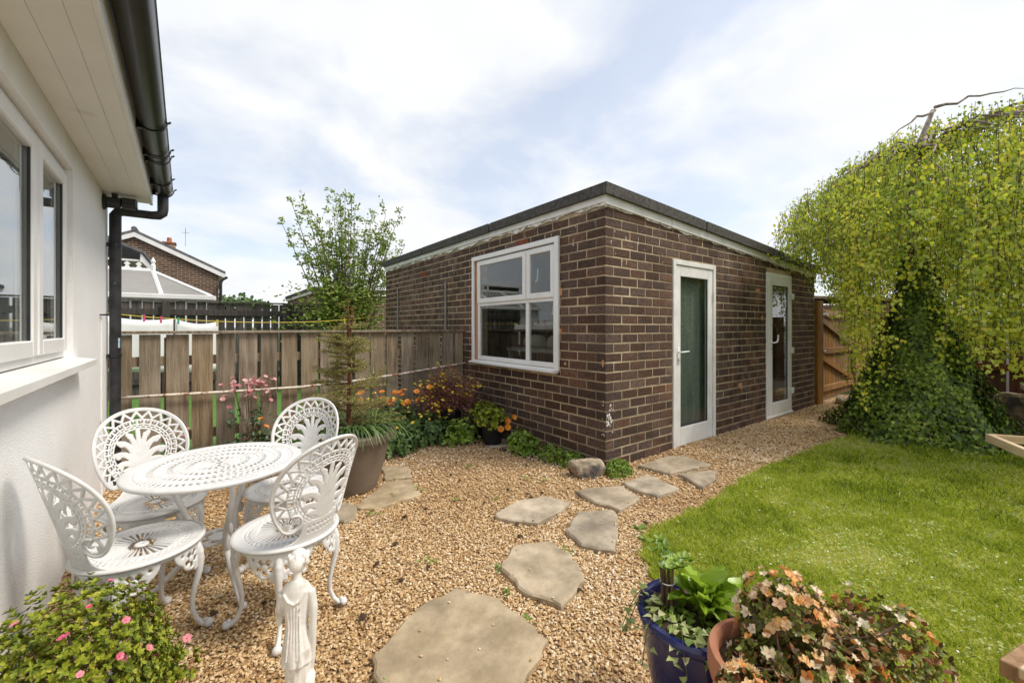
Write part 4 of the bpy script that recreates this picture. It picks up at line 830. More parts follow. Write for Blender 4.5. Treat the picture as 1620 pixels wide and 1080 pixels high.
# ================================================================ CAST METAL FURNITURE
def plate(name, field, u0, u1, v0, v1, step, mapf, mat, t0=.0016, t1=.0028, soft=.006):
    """pierced plate: keeps field(u,v)>0 (marching squares), rounded edges, bent by mapf(u,v,w)->(x,y,z)"""
    nu, nv = int((u1 - u0) / step), int((v1 - v0) / step)
    us = u0 + np.arange(nu + 1) * step; vs = v0 + np.arange(nv + 1) * step
    U, V = np.meshgrid(us, vs); F = field(U, V); F = np.where(np.abs(F) < 1e-6, 1e-6, F)
    F[0, :] = F[-1, :] = -1e-3; F[:, 0] = F[:, -1] = -1e-3
    inside = F > 0; idx = -np.ones(F.shape, int); idx[inside] = np.arange(inside.sum())
    pu = list(U[inside]); pv = list(V[inside]); pf = list(F[inside]); ecache = {}
    def cross(a, b):
        k = (a, b) if a < b else (b, a)
        if k not in ecache:
            fa, fb = F[k[0]], F[k[1]]; t = fa / (fa - fb)
            ecache[k] = len(pu); pu.append(U[k[0]] + (U[k[1]] - U[k[0]]) * t); pv.append(V[k[0]] + (V[k[1]] - V[k[0]]) * t); pf.append(0.)
        return ecache[k]
    cnt = inside[:-1, :-1].astype(int) + inside[1:, :-1] + inside[:-1, 1:] + inside[1:, 1:]
    J, I = np.where(cnt == 4); quads = np.c_[idx[J, I], idx[J, I + 1], idx[J + 1, I + 1], idx[J + 1, I]]
    faces = [tuple(q) for q in quads.tolist()]; edges = []
    for j, i in zip(*np.where((cnt > 0) & (cnt < 4))):
        c = [(j, i), (j, i + 1), (j + 1, i + 1), (j + 1, i)]; poly = []
        for k in range(4):
            a, b = c[k], c[(k + 1) % 4]
            if F[a] > 0: poly.append((idx[a], 0))
            if (F[a] > 0) != (F[b] > 0): poly.append((cross(a, b), 1))
        if len(poly) >= 3:
            faces.append(tuple(p[0] for p in poly))
            for k in range(len(poly)):
                a, b = poly[k], poly[(k + 1) % len(poly)]
                if a[1] and b[1]: edges.append((a[0], b[0]))
    pu, pv, pf = np.array(pu), np.array(pv), np.array(pf); n = len(pu)
    hh = t0 + t1 * np.sqrt(np.clip(pf / soft, 0, 1))
    A = np.stack(mapf(pu, pv, hh), 1); B = np.stack(mapf(pu, pv, -hh), 1)
    me = bpy.data.meshes.new(name)
    me.from_pydata(np.r_[A, B].tolist(), [], faces + [tuple(i + n for i in f)[::-1] for f in faces] + [(b, a, a + n, b + n) for a, b in edges])
    me.polygons.foreach_set('use_smooth', np.full(len(me.polygons), True)); me.materials.append(mat); me.update()
    return me
mn, mxx = np.minimum, np.maximum
def seg_d(U, V, pts, w0, w1):
    """signed 'inside' distance of a tapering stroke along pts"""
    best = np.full(U.shape, -9.); n = len(pts) - 1
    for k in range(n):
        (ax, ay), (bx, by) = pts[k], pts[k + 1]; dx, dy = bx - ax, by - ay; t = np.clip(((U - ax) * dx + (V - ay) * dy) / (dx * dx + dy * dy + 1e-12), 0, 1)
        w = w0 + (w1 - w0) * (k + t) / n; best = mxx(best, w - np.hypot(U - ax - dx * t, V - ay - dy * t))
    return best
def bez(p0, p1, p2, n=7): return [((1 - t) ** 2 * p0[0] + 2 * t * (1 - t) * p1[0] + t * t * p2[0], (1 - t) ** 2 * p0[1] + 2 * t * (1 - t) * p1[1] + t * t * p2[1]) for t in np.linspace(0, 1, n)]
def polar_rep(th, r, n, off=0.): return (((th * n / (2 * PI) + off) % 1) - .5) * 2 * PI / n * r
BC, BRR = .222, .236
def f_back(S, T):
    A = np.abs(S); rr = np.hypot(S, T - BC); th = np.arctan2(S, T - BC); R = BRR
    outer = mxx(mn(R - rr, T - .112), .056 - np.hypot(A - .140, T - .112))
    hw = .098 + .10 * np.exp(-np.clip(T, 0, 1) / .014) + .2 * np.clip(T - .07, 0, 1)
    outer = mxx(outer, mn(mn(hw - A, T + .004), .2 - T))
    holes = mn(mn(np.abs(rr - (R - .041 + .017 * (np.abs((th * 26 / (2 * PI)) % 1 - .5) * 4 - 1))) - .0102, R - .019 - rr), rr - (R - .062))
    a = polar_rep(th, rr, 34); b = rr - (R - .078)
    holes = mxx(holes, mn(mn(.0092 - np.abs(a), .0085 - np.abs(b)), mxx(np.abs(a) - .0042, -(b + .001))))
    for r0, o in ((R - .0965, 0.), (R - .1075, .5)): holes = mxx(holes, mn(.0085 - np.abs(polar_rep(th, rr, 34, o)), .0026 - np.abs(rr - r0)))
    holes = mn(holes, T - .10)
    fr = seg_d(S, T, [(0, .085), (0, .335)], .013, .010)
    for k, (y0, cx_, cy_, ex_, ey_, w0, w1) in enumerate(((.105, .05, .150, .085, .120, .016, .014), (.115, .045, .190, .104, .165, .017, .013), (.125, .038, .235, .108, .222, .017, .013), (.14, .024, .275, .085, .282, .016, .013), (.16, .014, .300, .044, .318, .013, .011))):
        fr = mxx(fr, seg_d(A, T, bez((.012, y0), (cx_, cy_), (ex_, ey_)), w0, w1))
        fr = mxx(fr, .0145 - np.hypot(A - ex_ + .010, T - ey_ + .010))
    field_in = mn(R - .118 - rr, T - .10)
    holes = mxx(holes, mn(field_in, -fr))
    for q in (.045, .07): holes = mxx(holes, .0035 - np.hypot(((A + .011) % .022) - .011, T - q) - (A > .075) * .1)
    vol = mn(mn(.036 - np.hypot(A - .140, T - .112), np.hypot(A - .132, T - .118) - .017), .155 - A)
    holes = mxx(holes, mn(vol - .003, .125 - T))
    return mn(outer, -holes)
REC = .26; RHO = .235; SEATZ = .395; SR = .208
def map_back(s, t, w_):
    # bends round the seat and leans outward as it rises
    rad = SR - .012 + w_ + REC * t; rc = SR + .035 + .12 * t; ph = s / rc * 1.0
    return rad * np.sin(ph), -rad * np.cos(ph), SEATZ + .006 + t * .965
def f_seat(U, V):
    r = np.hypot(U, V); th = np.arctan2(U, V); f = SR - r
    holes = mn(.0040 - np.abs(polar_rep(th, r, 36)) + .018 * (r - .09), mn(r - .024, .122 + .012 * np.cos(th * 4) - r))
    for r0, o, n_ in ((.148, 0, 40), (.162, .5, 44)): holes = mxx(holes, mn(.007 - np.abs(polar_rep(th, r, n_, o)), .0028 - np.abs(r - r0)))
    holes = mxx(holes, .006 - r)
    return mn(f, -holes)
def f_brk(S, T):
    A = np.abs(S)
    o = mxx(mxx(.040 - np.hypot(A - .046, T - .072), mn(.028 - A, T - .02)), mn(.095 - A, T - .098)); o = mxx(o, mn(.055 - np.hypot(A - .06, T - .11), .1))
    o = mn(o, .112 - T)
    r = np.hypot(A - .046, T - .070); th = np.arctan2(A - .046, T - .070)
    h = mn(mn(.0075 - np.abs(polar_rep(th, r, 5)), r - .011), .029 - r)
    h = mxx(h, .005 - np.hypot(A - .086, T - .095))
    return mn(o, -h)
CAST = M['cast']
def sphere(b, c, r, n=8, m=6, sx=1, sy=1, sz=1): b.lathe([(r * math.sin(PI * k / m) + 1e-5, -sz * r * math.cos(PI * k / m)) for k in range(m + 1)], n, c, sx, sy)
def make_chair():
    t = thing('garden_chair', 'white cast metal garden chair', 'chair')
    link('backrest', plate('backrest', f_back, -.252, .252, -.01, .47, .0026, map_back, CAST), t)
    b = MB(); N = 40; half = [(BRR * .975 * math.sin(a), BC + BRR * .975 * math.cos(a)) for a in np.linspace(0, 2.23, N)] + [(.140 + (.052 - .006 * u) * math.sin(2.23 + u), .112 + (.052 - .006 * u) * math.cos(2.23 + u)) for u in np.linspace(.15, 4.4, 26)]; rim = [(-x, y) for x, y in half[::-1]] + half[1:]
    pts = [tuple(map(float, map_back(np.float64(s), np.float64(q), np.float64(.002)))) for s, q in rim]; b.tube(pts, .0068, 8); b.build('back_rim', CAST, t, True)
    link('seat', plate('seat', f_seat, -.215, .215, -.215, .215, .0028, lambda u, v, w_: (u, v, SEATZ + w_ * 1.6), CAST), t)
    b = MB(); b.lathe([(SR - .012, -.004), (SR + .004, -.005), (SR + .007, .0), (SR + .004, .006), (SR - .006, .009)], 48, (0, 0, SEATZ)); b.lathe([(SR - .02, -.028), (SR - .014, -.03), (SR - .012, -.006), (SR - .018, -.006)], 48, (0, 0, SEATZ)); b.build('seat_rim', CAST, t, True)
    prof = [(.180, .385), (.196, .345), (.203, .30), (.198, .245), (.184, .185), (.174, .13), (.176, .085), (.190, .045), (.212, .020), (.228, .016)]; rad = [.014, .016, .0155, .0135, .011, .0095, .009, .0095, .011, .012]
    lg = MB(); lg.tube([(r, 0, z) for r, z in prof], rad, 10)
    sphere(lg, (.232, 0, .019), .0185, 10, 8, .95, 1.05); sphere(lg, (.224, .0, .033), .010); sphere(lg, (.205, 0, .325), .014, 8, 6, .8, 1.1, 1.8)
    lme = lg.mesh('leg', CAST, True)
    BS = 1.22; bme = plate('leg_bracket', lambda s, q: f_brk(s / BS, q / BS), -.15, .15, 0, .142, .0026, lambda s, q, w_: ((SR - .014 + w_) * np.cos(s / SR), (SR - .014 + w_) * np.sin(s / SR), SEATZ - .150 + q), CAST, t1=.0038)
    for k in range(4):
        a = PI / 4 + k * PI / 2; l = link('leg', lme, t); l.rotation_euler = (0, 0, a); link('leg_bracket', bme, l)
    return t
chair = make_chair(); collect_kids()
CH_ = [((-.205, 2.29), 118, 'white cast metal garden chair nearest the rendered wall, behind the pink azalea'),
       ((-.195, 2.80), 20, 'white cast metal garden chair with its back to the downpipe corner'),
       ((.385, 2.63), -37, 'white cast metal garden chair in front of the taupe planter'),
       ((.300, 2.085), -152, 'white cast metal garden chair right behind the white statue')]
for i, ((x, y), az, lab) in enumerate(CH_):
    o = chair if i == 0 else copy_tree(chair)
    # az: direction (degrees from +Y, counter-clockwise) in which the back of the chair lies
    o.location = (x, y, .006); o.rotation_euler = (0, 0, R_(az) + PI); tag(o, lab, 'chair', 'white cast metal chairs round the table')
TX, TY, TZ, TR = .06, 2.545, .612, .365
tb = thing('garden_table', 'round white cast metal garden table with pierced top among four chairs', 'table', (TX, TY, .004), .3)
def f_top(U, V):
    r = np.hypot(U, V); th = np.arctan2(U, V); f = TR - r; holes = .016 - r
    def band(n_, r0, wa, wr, o=0.): return mn(wa - np.abs(polar_rep(th, r, n_, o)), wr - np.abs(r - r0))
    def lens(n_, r0, wa, wr, o=0., tw=.0): a = polar_rep(th + tw * (r - r0) / .05, r, n_, o); return 1 - np.hypot(a / wa, (r - r0) / wr)
    for n_, r0, wa, wr, o, tw in ((10, .045, .006, .016, 0, .2), (20, .082, .0065, .014, 0, .25), (30, .119, .0065, .015, .5, -.15), (38, .156, .0068, .014, 0, .15), (46, .192, .007, .013, .5, -.12), (54, .228, .0068, .014, 0, .1), (62, .263, .0068, .013, .5, -.1), (70, .296, .007, .012, 0, .09)):
        holes = mxx(holes, lens(n_, r0, wa, wr, o, tw) * wa)
        holes = mxx(holes, .0036 - np.hypot(polar_rep(th, r, n_, o + .5), r - r0 - .012))
    holes = mxx(holes, band(72, .322, .0085, .0026))
    return mn(f, -holes)
link('table_top', plate('table_top', f_top, -.372, .372, -.372, .372, .0033, lambda u, v, w_: (u, v, TZ + w_ * 1.4), CAST, t1=.003), tb)
b = MB(); b.lathe([(TR - .02, -.012), (TR, -.014), (TR + .006, -.006), (TR + .006, .002), (TR - .002, .007), (TR - .014, .005)], 64, (0, 0, TZ)); b.build('table_rim', CAST, tb, True)
lg = MB(); prof = [(.20, .60), (.185, .54), (.165, .46), (.135, .38), (.105, .31), (.095, .26), (.11, .20), (.16, .13), (.225, .065), (.275, .022), (.295, .015)]
lg.tube([(r, 0, z) for r, z in prof], [.013, .013, .013, .014, .016, .017, .014, .0125, .0125, .013, .012], 10); sphere(lg, (.297, 0, .018), .017, 8, 6); sphere(lg, (.112, 0, .25), .026, 10, 8, .7, .6, 1.6); sphere(lg, (.15, 0, .33), .02, 8, 6, .6, .6, 1.4)
lme = lg.mesh('leg', CAST, True)
for k in range(3): l = link('leg', lme, tb); l.rotation_euler = (0, 0, R_(-73 - 17.2) + k * 2 * PI / 3)
def f_shelf(U, V):
    r = np.hypot(U, V); th = np.arctan2(U, V); o = .088 + .012 * np.cos(3 * th) - r
    return mn(o, -mn(r - .045, mn(.072 - r, .022 - np.abs(polar_rep(th, r, 6)))))
link('shelf', plate('shelf', f_shelf, -.13, .13, -.13, .13, .004, lambda u, v, w_: (u, v, .245 + w_ * 2), CAST), tb)
b = MB(); b.lathe([(.17, .0), (.205, .0), (.205, .03), (.17, .03), (.17, .0)], 32, (0, 0, TZ - .042)); b.build('top_support', CAST, tb)

# ================================================================ STATUE
st = MB()
def loft(b, secs, n=36):
    """secs: (z, cx, cy, rx, ry, fold amplitude, fold count, phase)"""
    vs = []
    for (z, cx_, cy_, rx, ry, am, nf, ph) in secs:
        for k in range(n):
            a = 2 * PI * k / n; q = 1 + am * math.sin(nf * a + ph) + am * .6 * math.sin((nf + 5) * a - ph * 2)
            vs.append((cx_ + rx * q * math.cos(a), cy_ + ry * q * math.sin(a), z))
    m = len(secs); fs = [(i * n + k, i * n + (k + 1) % n, (i + 1) * n + (k + 1) % n, (i + 1) * n + k) for i in range(m - 1) for k in range(n)] + [tuple(range(n))[::-1], tuple((m - 1) * n + k for k in range(n))]
    b.add(vs, fs)
# local: facing +y, x to the figure's right-hand side as seen from behind
loft(st, [(0, 0, 0, .075, .075, 0, 1, 0), (.035, 0, 0, .075, .075, 0, 1, 0), (.04, 0, 0, .068, .068, 0, 1, 0)])
loft(st, [(.035, 0, 0, .056, .050, .05, 9, 0), (.10, 0, 0, .048, .044, .06, 9, .4), (.20, .002, 0, .044, .040, .05, 9, .8), (.29, .003, .0, .048, .042, .06, 8, 1.0), (.335, .002, 0, .052, .044, .02, 7, 1.2), (.365, 0, .0, .053, .044, .02, 7, 1.3)])
loft(st, [(.325, .0, 0, .062, .052, .07, 10, 0), (.36, 0, 0, .056, .047, .06, 10, .3), (.40, -.001, 0, .046, .038, .045, 10, .5), (.43, -.002, .001, .041, .034, .02, 10, .7), (.465, -.002, .002, .047, .037, .01, 8, .7), (.50, -.002, .002, .055, .037, .0, 8, 0), (.525, -.002, .001, .058, .032, 0, 1, 0), (.540, -.002, 0, .045, .026, 0, 1, 0), (.552, -.002, 0, .022, .020, 0, 1, 0)])
st.tube([(-.002, 0, .54), (0, .004, .565), (.003, .008, .59)], [.019, .016, .016], 12)
loft(st, [(.572, .004, .012, .014, .016, 0, 1, 0), (.578, .004, .012, .024, .026, 0, 1, 0), (.592, .004, .010, .032, .034, 0, 1, 0), (.607, .004, .008, .036, .037, 0, 1, 0), (.620, .004, .006, .033, .034, 0, 1, 0), (.631, .004, .004, .021, .022, 0, 1, 0), (.635, .004, .004, .006, .006, 0, 1, 0)], 24)
sphere(st, (.004, -.030, .604), .024, 12, 8, 1.1, .8, .9)                    # hair knot
for k in range(22):
    a = 2 * PI * k / 22; sphere(st, (.004 + .033 * math.cos(a), .006 + .036 * math.sin(a) - .002, .598 + .014 * (math.sin(a) < .5) + .008 * math.sin(k * 2.3)), .0105, 7, 5)
sphere(st, (.005, .048, .600), .006, 8, 6, .8, 1, 1.5); sphere(st, (.005, .044, .588), .006, 8, 5, 1.4, .7, .5); sphere(st, (-.008, .041, .607), .004, 6, 5); sphere(st, (.018, .041, .607), .004, 6, 5)
st.tube([(.052, 0, .518), (.064, -.004, .47), (.062, -.006, .415), (.060, .0, .365), (.058, .004, .318), (.054, .006, .295)], [.0185, .017, .0145, .0135, .010, .009], 12)   # hanging arm
sphere(st, (.054, .006, .284), .0125, 8, 6, .8, 1.1, 1.3)
for k in range(4): st.tube([(.048 + .004 * k, .002 + .004 * k, .278), (.047 + .004 * k, .004 + .004 * k, .262)], .0035, 6)
st.tube([(.044, .014, .285), (.038, .016, .272)], .0038, 6)
st.tube([(-.054, 0, .517), (-.066, .0, .47), (-.072, .008, .435), (-.055, .03, .455), (-.03, .045, .480)], [.0185, .017, .0145, .012, .010], 12)   # bent arm
sphere(st, (-.024, .048, .486), .012, 8, 6)
st.tube([(.060, .006, .285), (.052, -.010, .265), (.030, -.034, .235), (.012, -.046, .222), (.006, -.046, .20)], [.012, .021, .020, .014, .006], 10)    # gathered cloth
st.tube([(-.046, -.026, .525), (-.026, -.0365, .506), (-.002, -.0395, .497), (.022, -.037, .505), (.044, -.026, .525)], .0034, 6)
for k in range(5): st.tube([(-.026 + .012 * k, -.0375, .49), (-.022 + .010 * k, -.0345, .43), (-.030 + .014 * k, -.046, .345)], [.0016, .0026, .0030], 5)
sto = st.build('garden_statue', M['plaster'], None, True, loc=(.218, 1.337, 0)); sto.rotation_euler = (0, 0, R_(-25)); sto.scale = (.70, .76, 1.03)
md = sto.modifiers.new('skin', 'REMESH'); md.mode = 'VOXEL'; md.voxel_size = .0027; md.use_smooth_shade = True
md = sto.modifiers.new('soft', 'SMOOTH'); md.factor = .5; md.iterations = 1
tag(sto, 'white plaster statue of a draped woman with tied hair standing on the gravel', 'statue')

# ================================================================ POTS
def pot(name, label, loc, prof, mat, inner_z, soil_r, n=40, parts=('body',), cat='plant pot'):
    t = thing(name, label, cat, loc); b = MB(); b.lathe(prof, n); smooth_by_angle(b.build('body', M[mat], t), 35)
    b = MB(); b.lathe([(.0005, inner_z + .006), (soil_r * .6, inner_z + .008), (soil_r, inner_z)], n); b.build('soil', M['soil'], t, True)
    return t
PB = (.955, 3.47, .0)
pot('planter', 'large taupe planter holding a small spruce beside the garden table', PB, [(0, .0), (.185, .0), (.205, .012), (.245, .14), (.285, .30), (.305, .385), (.306, .40), (.318, .405), (.345, .41), (.352, .425), (.352, .455), (.342, .468), (.30, .468), (.29, .455), (.288, .40)], 'brownpot', .425, .29, 48)
b = MB(); b.lathe([(.2895, .318), (.296, .322), (.2965, .330), (.291, .335)], 48, PB); 
P_BLUE = (1.255, .705, 0)
pot('blue_pot', 'glossy cobalt blue pot planted with primrose, ivy and pruned stems', P_BLUE, [(0, 0), (.10, 0), (.108, .02), (.125, .10), (.150, .22), (.166, .33), (.168, .365), (.172, .37), (.180, .378), (.182, .392), (.176, .402), (.162, .404), (.154, .392), (.152, .34)], 'bluepot', .375, .152)
P_TER = (1.135, .435, 0)
pot('terracotta_pot', 'weathered terracotta pot beneath the peach flowered azalea', P_TER, [(0, 0), (.09, 0), (.095, .01), (.11, .16), (.133, .40), (.136, .41), (.147, .413), (.151, .428), (.151, .465), (.146, .48), (.133, .482), (.125, .47), (.123, .42)], 'terra', .445, .122)
def tub(label, loc, h, r): return pot('black_pot', label, loc, [(0, 0), (r * .72, 0), (r * .74, .01), (r * .9, h * .82), (r * .91, h * .84), (r, h * .86), (r * 1.01, h * .98), (r * .97, h), (r * .88, h * .99), (r * .86, h * .8)], 'blackpot', h * .9, r * .87, 32)
P_K1 = (2.56, 3.80, .02); P_K2 = (2.66, 4.13, 0); P_K3 = (2.38, 4.46, .0)
tub('black plastic pot with orange poppies standing on a small slab', P_K1, .25, .135)
tub('black plastic pot of bushy green foliage between the other two black pots', P_K2, .27, .14)
tub('black pot of purple and yellow wallflower in the corner by the garage', P_K3, .38, .16)
# rock at the garage corner, stones in the soil
def rock(loc, sc, rz, label, seed, name='rock'):
    """blocky boulder: a ball cut by random flat planes, then roughened"""
    rs = random.Random(seed); b = MB(); n, m = 30, 18; vs = []; planes = []
    for ax in ((1, 0, 0), (-1, 0, 0), (0, 1, 0), (0, -1, 0), (0, 0, 1)): planes.append(((Vector(ax) + Vector((rs.uniform(-.25, .25), rs.uniform(-.25, .25), rs.uniform(-.2, .2)))).normalized(), rs.uniform(.74, .86)))
    for _ in range(8): planes.append((Vector((rs.uniform(-1, 1), rs.uniform(-1, 1), rs.uniform(-.5, 1))).normalized(), rs.uniform(.80, 1.0)))
    for i in range(m + 1):
        for k in range(n):
            a, p = 2 * PI * k / n, PI * i / m; d = Vector((math.cos(a) * math.sin(p), math.sin(a) * math.sin(p), -math.cos(p))); r = 1.25
            for pn, pd in planes:
                q = d.dot(pn)
                if q > 1e-4: r = min(r, pd / q)
            if 0 < i < m: r *= 1 + rs.uniform(-.018, .018) + .02 * math.sin(9 * d.x + seed) * math.sin(8 * d.y + 7 * d.z)
            vs.append((sc[0] * r * d.x, sc[1] * r * d.y, sc[2] * r * d.z))
    b.add(vs, [(i * n + k, i * n + (k + 1) % n, (i + 1) * n + (k + 1) % n, (i + 1) * n + k) for i in range(m) for k in range(n)])
    o = smooth_by_angle(b.build(name, M['rock'], None, loc=loc), 25); o.rotation_euler = (rs.uniform(-.12, .12), rs.uniform(-.1, .1), rz); return tag(o, label, 'rock')
rock((2.70, 2.50, .06), (.17, .10, .10), R_(-30), 'pale blocky rock lying at the garage corner', 3)
rock((8.62, 2.28, .05), (.16, .10, .08), .2, 'grey white boulder at the foot of the gate post', 5)
rock((9.6, 2.05, .10), (.25, .16, .15), .5, 'brown shaded boulder between the gate and the birch', 8)
rock((9.0, .28, .16), (.40, .25, .24), .9, 'dark boulder in the soil beyond the ivy mound', 9)
bb = thing('stone_trough', 'shallow stone trough of low green plants beyond the ivy mound', 'trough', (9.1, .10, 0), .3)
b = MB(); b.cbox(-.35, .35, -.22, .22, .40, .50, .02); b.build('tray', M['rock'], bb); b = MB(); b.cbox(-.18, .18, -.14, .14, .0, .399, .03); b.build('pedestal', M['rock'], bb)
# pale timber pieces at the right edge
tf_ = thing('timber_bench', 'pale timber bench frame standing on the lawn next to the ivy mound', 'bench frame', (5.0, .1, .02), 0)
def beam(par, p, q, w_, h_, name, mat='pale', roll=0.):
    p, q = Vector(p), Vector(q); d = q - p; L = d.length; rot = d.to_track_quat('X', 'Z').to_matrix().to_4x4()
    b = MB(); b.cbox(0, L, -w_ / 2, w_ / 2, -h_ / 2, h_ / 2, .003); o = b.build(name, M[mat], par); o.matrix_parent_inverse = par.matrix_basis.inverted(); o.matrix_basis = Matrix.Translation(p) @ rot; return o

TA = Vector((5.187, .392, .39)); tu = Vector((-.9, -.43, 0)); tv = Vector((.51, -.86, 0))
beam(tf_, TA, TA + tu * 1.5, .04, .065, 'side_rail'); beam(tf_, TA + tv * .021, TA + tv * 1.1, .036, .06, 'cross_rail')
beam(tf_, TA + tu * 1.46 + tv * .021, TA + tu * 1.46 + tv * 1.1, .036, .06, 'cross_rail'); beam(tf_, TA + tv * 1.12, TA + tv * 1.12 + tu * 1.5, .04, .065, 'side_rail')
for a in (.5, 1.42):
    for c in (.06, 1.06): p = TA + tu * a + tv * c; beam(tf_, (p.x, p.y, .0), (p.x, p.y, .355), .05, .05, 'leg')
for k in range(3): beam(tf_, TA + tu * .2 + tv * (.25 + .3 * k) + Vector((0, 0, -.005)), TA + tu * 1.4 + tv * (.25 + .3 * k) + Vector((0, 0, -.005)), .07, .022, 'slat')
tf2 = thing('timber_table', 'pale timber table corner at the lawn edge by the peach azalea', 'table', (2.2, -.1, .02))
beam(tf2, (1.76, .045, .365), (3.1, -.29, .365), .075, .03, 'top_board'); beam(tf2, (1.78, .092, .35), (3.1, -.22, .35), .05, .045, 'frame_rail', 'gatewood')
beam(tf2, (1.80, -.042, .365), (3.1, -.37, .365), .075, .03, 'top_board')
for p in ((1.9, .03), (2.9, -.24)): beam(tf2, (p[0], p[1], .0), (p[0], p[1], .345), .06, .06, 'leg')
# ================================================================ PLANTS
L_ = dict(
    birch=mkleaf('birch_leaf', [(.10, .155, .017), (.24, .345, .024), (.39, .495, .033), (.54, .60, .045), (.68, .67, .058), (.78, .69, .08)], .5, .45, .05),
    ivy=mkleaf('ivy_leaf', [(.022, .04, .007), (.07, .125, .015), (.155, .245, .022), (.26, .37, .035), (.46, .54, .10)], .2, .4, .05),
    green=mkleaf('bright_leaf', [(.08, .16, .012), (.16, .28, .018), (.25, .38, .03), (.34, .46, .05)], .3),
    mid=mkleaf('mid_green_leaf', [(.035, .08, .02), (.075, .145, .03), (.12, .21, .045), (.18, .28, .065)], .25),
    blue=mkleaf('blue_green_leaf', [(.03, .08, .03), (.06, .13, .05), (.10, .18, .075)], .25),
    azalea=mkleaf('azalea_leaf', [(.035, .06, .008), (.11, .155, .014), (.23, .285, .022), (.37, .40, .035), (.54, .51, .07)], .25, .5, .03),
    azdark=mkleaf('dark_azalea_leaf', [(.13, .045, .02), (.11, .09, .022), (.15, .17, .03), (.24, .27, .05), (.38, .38, .10)], .2, .45, .04),
    willow=mkleaf('willow_leaf', [(.11, .17, .02), (.19, .28, .03), (.28, .38, .05), (.40, .48, .10)], .4),
    spruce=mkleaf('spruce_needle', [(.16, .12, .035), (.21, .19, .045), (.28, .27, .07), (.38, .35, .11), (.46, .39, .13)], .2),
    purple=mkleaf('purple_stem_leaf', [(.16, .04, .055), (.26, .08, .09), (.34, .14, .11), (.26, .20, .07)], .2),
    prim=mkleaf('primrose_leaf', [(.22, .36, .02), (.33, .50, .04), (.42, .58, .06)], .4, .4, .06, 'obj'),
    varieg=mkleaf('variegated_ivy', [(.17, .27, .05), (.38, .46, .14), (.60, .60, .32)], .25),
    dead=mkleaf('dead_leaf', [(.14, .045, .016), (.28, .10, .03), (.42, .19, .06)], .15),
    pink=mkleaf('pink_petal', [(.65, .07, .16), (.75, .16, .27), (.80, .30, .36)], .25, src='obj'),
    rose=mkleaf('dusty_pink_petal', [(.58, .20, .23), (.70, .33, .34), (.78, .48, .46)], .25, src='obj'),
    orange=mkleaf('orange_petal', [(.72, .20, .008), (.80, .28, .01), (.78, .36, .03)], .25, src='obj'),
    yellow=mkleaf('yellow_petal', [(.62, .42, .01), (.75, .55, .02), (.80, .62, .04)], .2),
    peach=mkleaf('peach_petal', [(.74, .24, .03), (.82, .44, .12), (.85, .60, .30), (.88, .72, .48), (.88, .79, .64), (.74, .32, .05)], .3, src='obj'),
)
def strap(name, P, A, L, W, droop, mat, parent, lift=1.2, seg=5):
    """arching strap leaves: base P, heading A (radians), length L"""
    n = len(P); V = np.zeros((n, (seg + 1) * 2, 3)); ca, sa = np.cos(A), np.sin(A)
    for k in range(seg + 1):
        t = k / seg; h = L * (t * .75); z = L * (lift * t - droop * t * t); w_ = W * (1 - t) ** .6 * .5 + .0004
        V[:, 2 * k, 0] = P[:, 0] + ca * h - sa * w_; V[:, 2 * k, 1] = P[:, 1] + sa * h + ca * w_; V[:, 2 * k, 2] = P[:, 2] + z
        V[:, 2 * k + 1, 0] = P[:, 0] + ca * h + sa * w_; V[:, 2 * k + 1, 1] = P[:, 1] + sa * h - ca * w_; V[:, 2 * k + 1, 2] = P[:, 2] + z
    f = np.array([(2 * k, 2 * k + 1, 2 * k + 3, 2 * k + 2) for k in range(seg)]); F = (f[None] + (np.arange(n) * (seg + 1) * 2)[:, None, None]).reshape(-1, 4)
    return link(name, np_mesh(name, V.reshape(-1, 3), F, mat, np.repeat(RNG.random(n), (seg + 1) * 2), True), parent, world=True)
def rosettes(name, C, N, per, size, mat, parent, spread=.7, tpl=OVAL, w_=.55):
    """tufts of leaves around points C with axis N"""
    n = len(C); P = np.repeat(C, per, 0); Nn = np.repeat(N, per, 0); T = unit(n * per); T -= Nn * (T * Nn).sum(1, keepdims=True); T /= np.linalg.norm(T, axis=1, keepdims=True) + 1e-9
    T = T * spread + Nn * RNG.uniform(.2, .9, (n * per, 1)); s = size * RNG.uniform(.6, 1.25, n * per)
    base = np.repeat(RNG.random(n), per); rv = np.clip(.55 * base + .45 * RNG.random(n * per) + .0, 0, 1)
    return scatter(name, P, T, Nn + .3 * unit(n * per), np.c_[s * w_ * 1.6, s, s], *tpl, mat, parent, rv)
def dome_points(n, c, r, low=.0, jitter=.12, inner=.25):
    v = unit(n); v[:, 2] = np.abs(v[:, 2]) * (1 - low) - low * RNG.random(n); v /= np.linalg.norm(v, axis=1, keepdims=True)
    k = (1 - np.abs(RNG.normal(0, inner, n)) % .85) * RNG.uniform(1 - jitter, 1 + jitter, n)
    lum = 1 + .12 * np.sin(v[:, 0] * 7 + c[0] * 9) * np.sin(v[:, 1] * 8 + c[1] * 5) * np.sin(v[:, 2] * 6)
    return np.array(c) + v * np.array(r) * (k * lum)[:, None], v
def stems(b, base, tips, r0=.006, r1=.002, bend=.15, n=5):
    for t in tips:
        B, T = Vector(base), Vector(t); m = B.lerp(T, .5) + Vector((random.uniform(-1, 1), random.uniform(-1, 1), random.uniform(0, 1))) * bend * (T - B).length
        b.tube([B, B.lerp(m, .55), m, m.lerp(T, .55), T], [r0, r0 * .85, (r0 + r1) / 2, r1 * 1.3, r1], n)
    return b
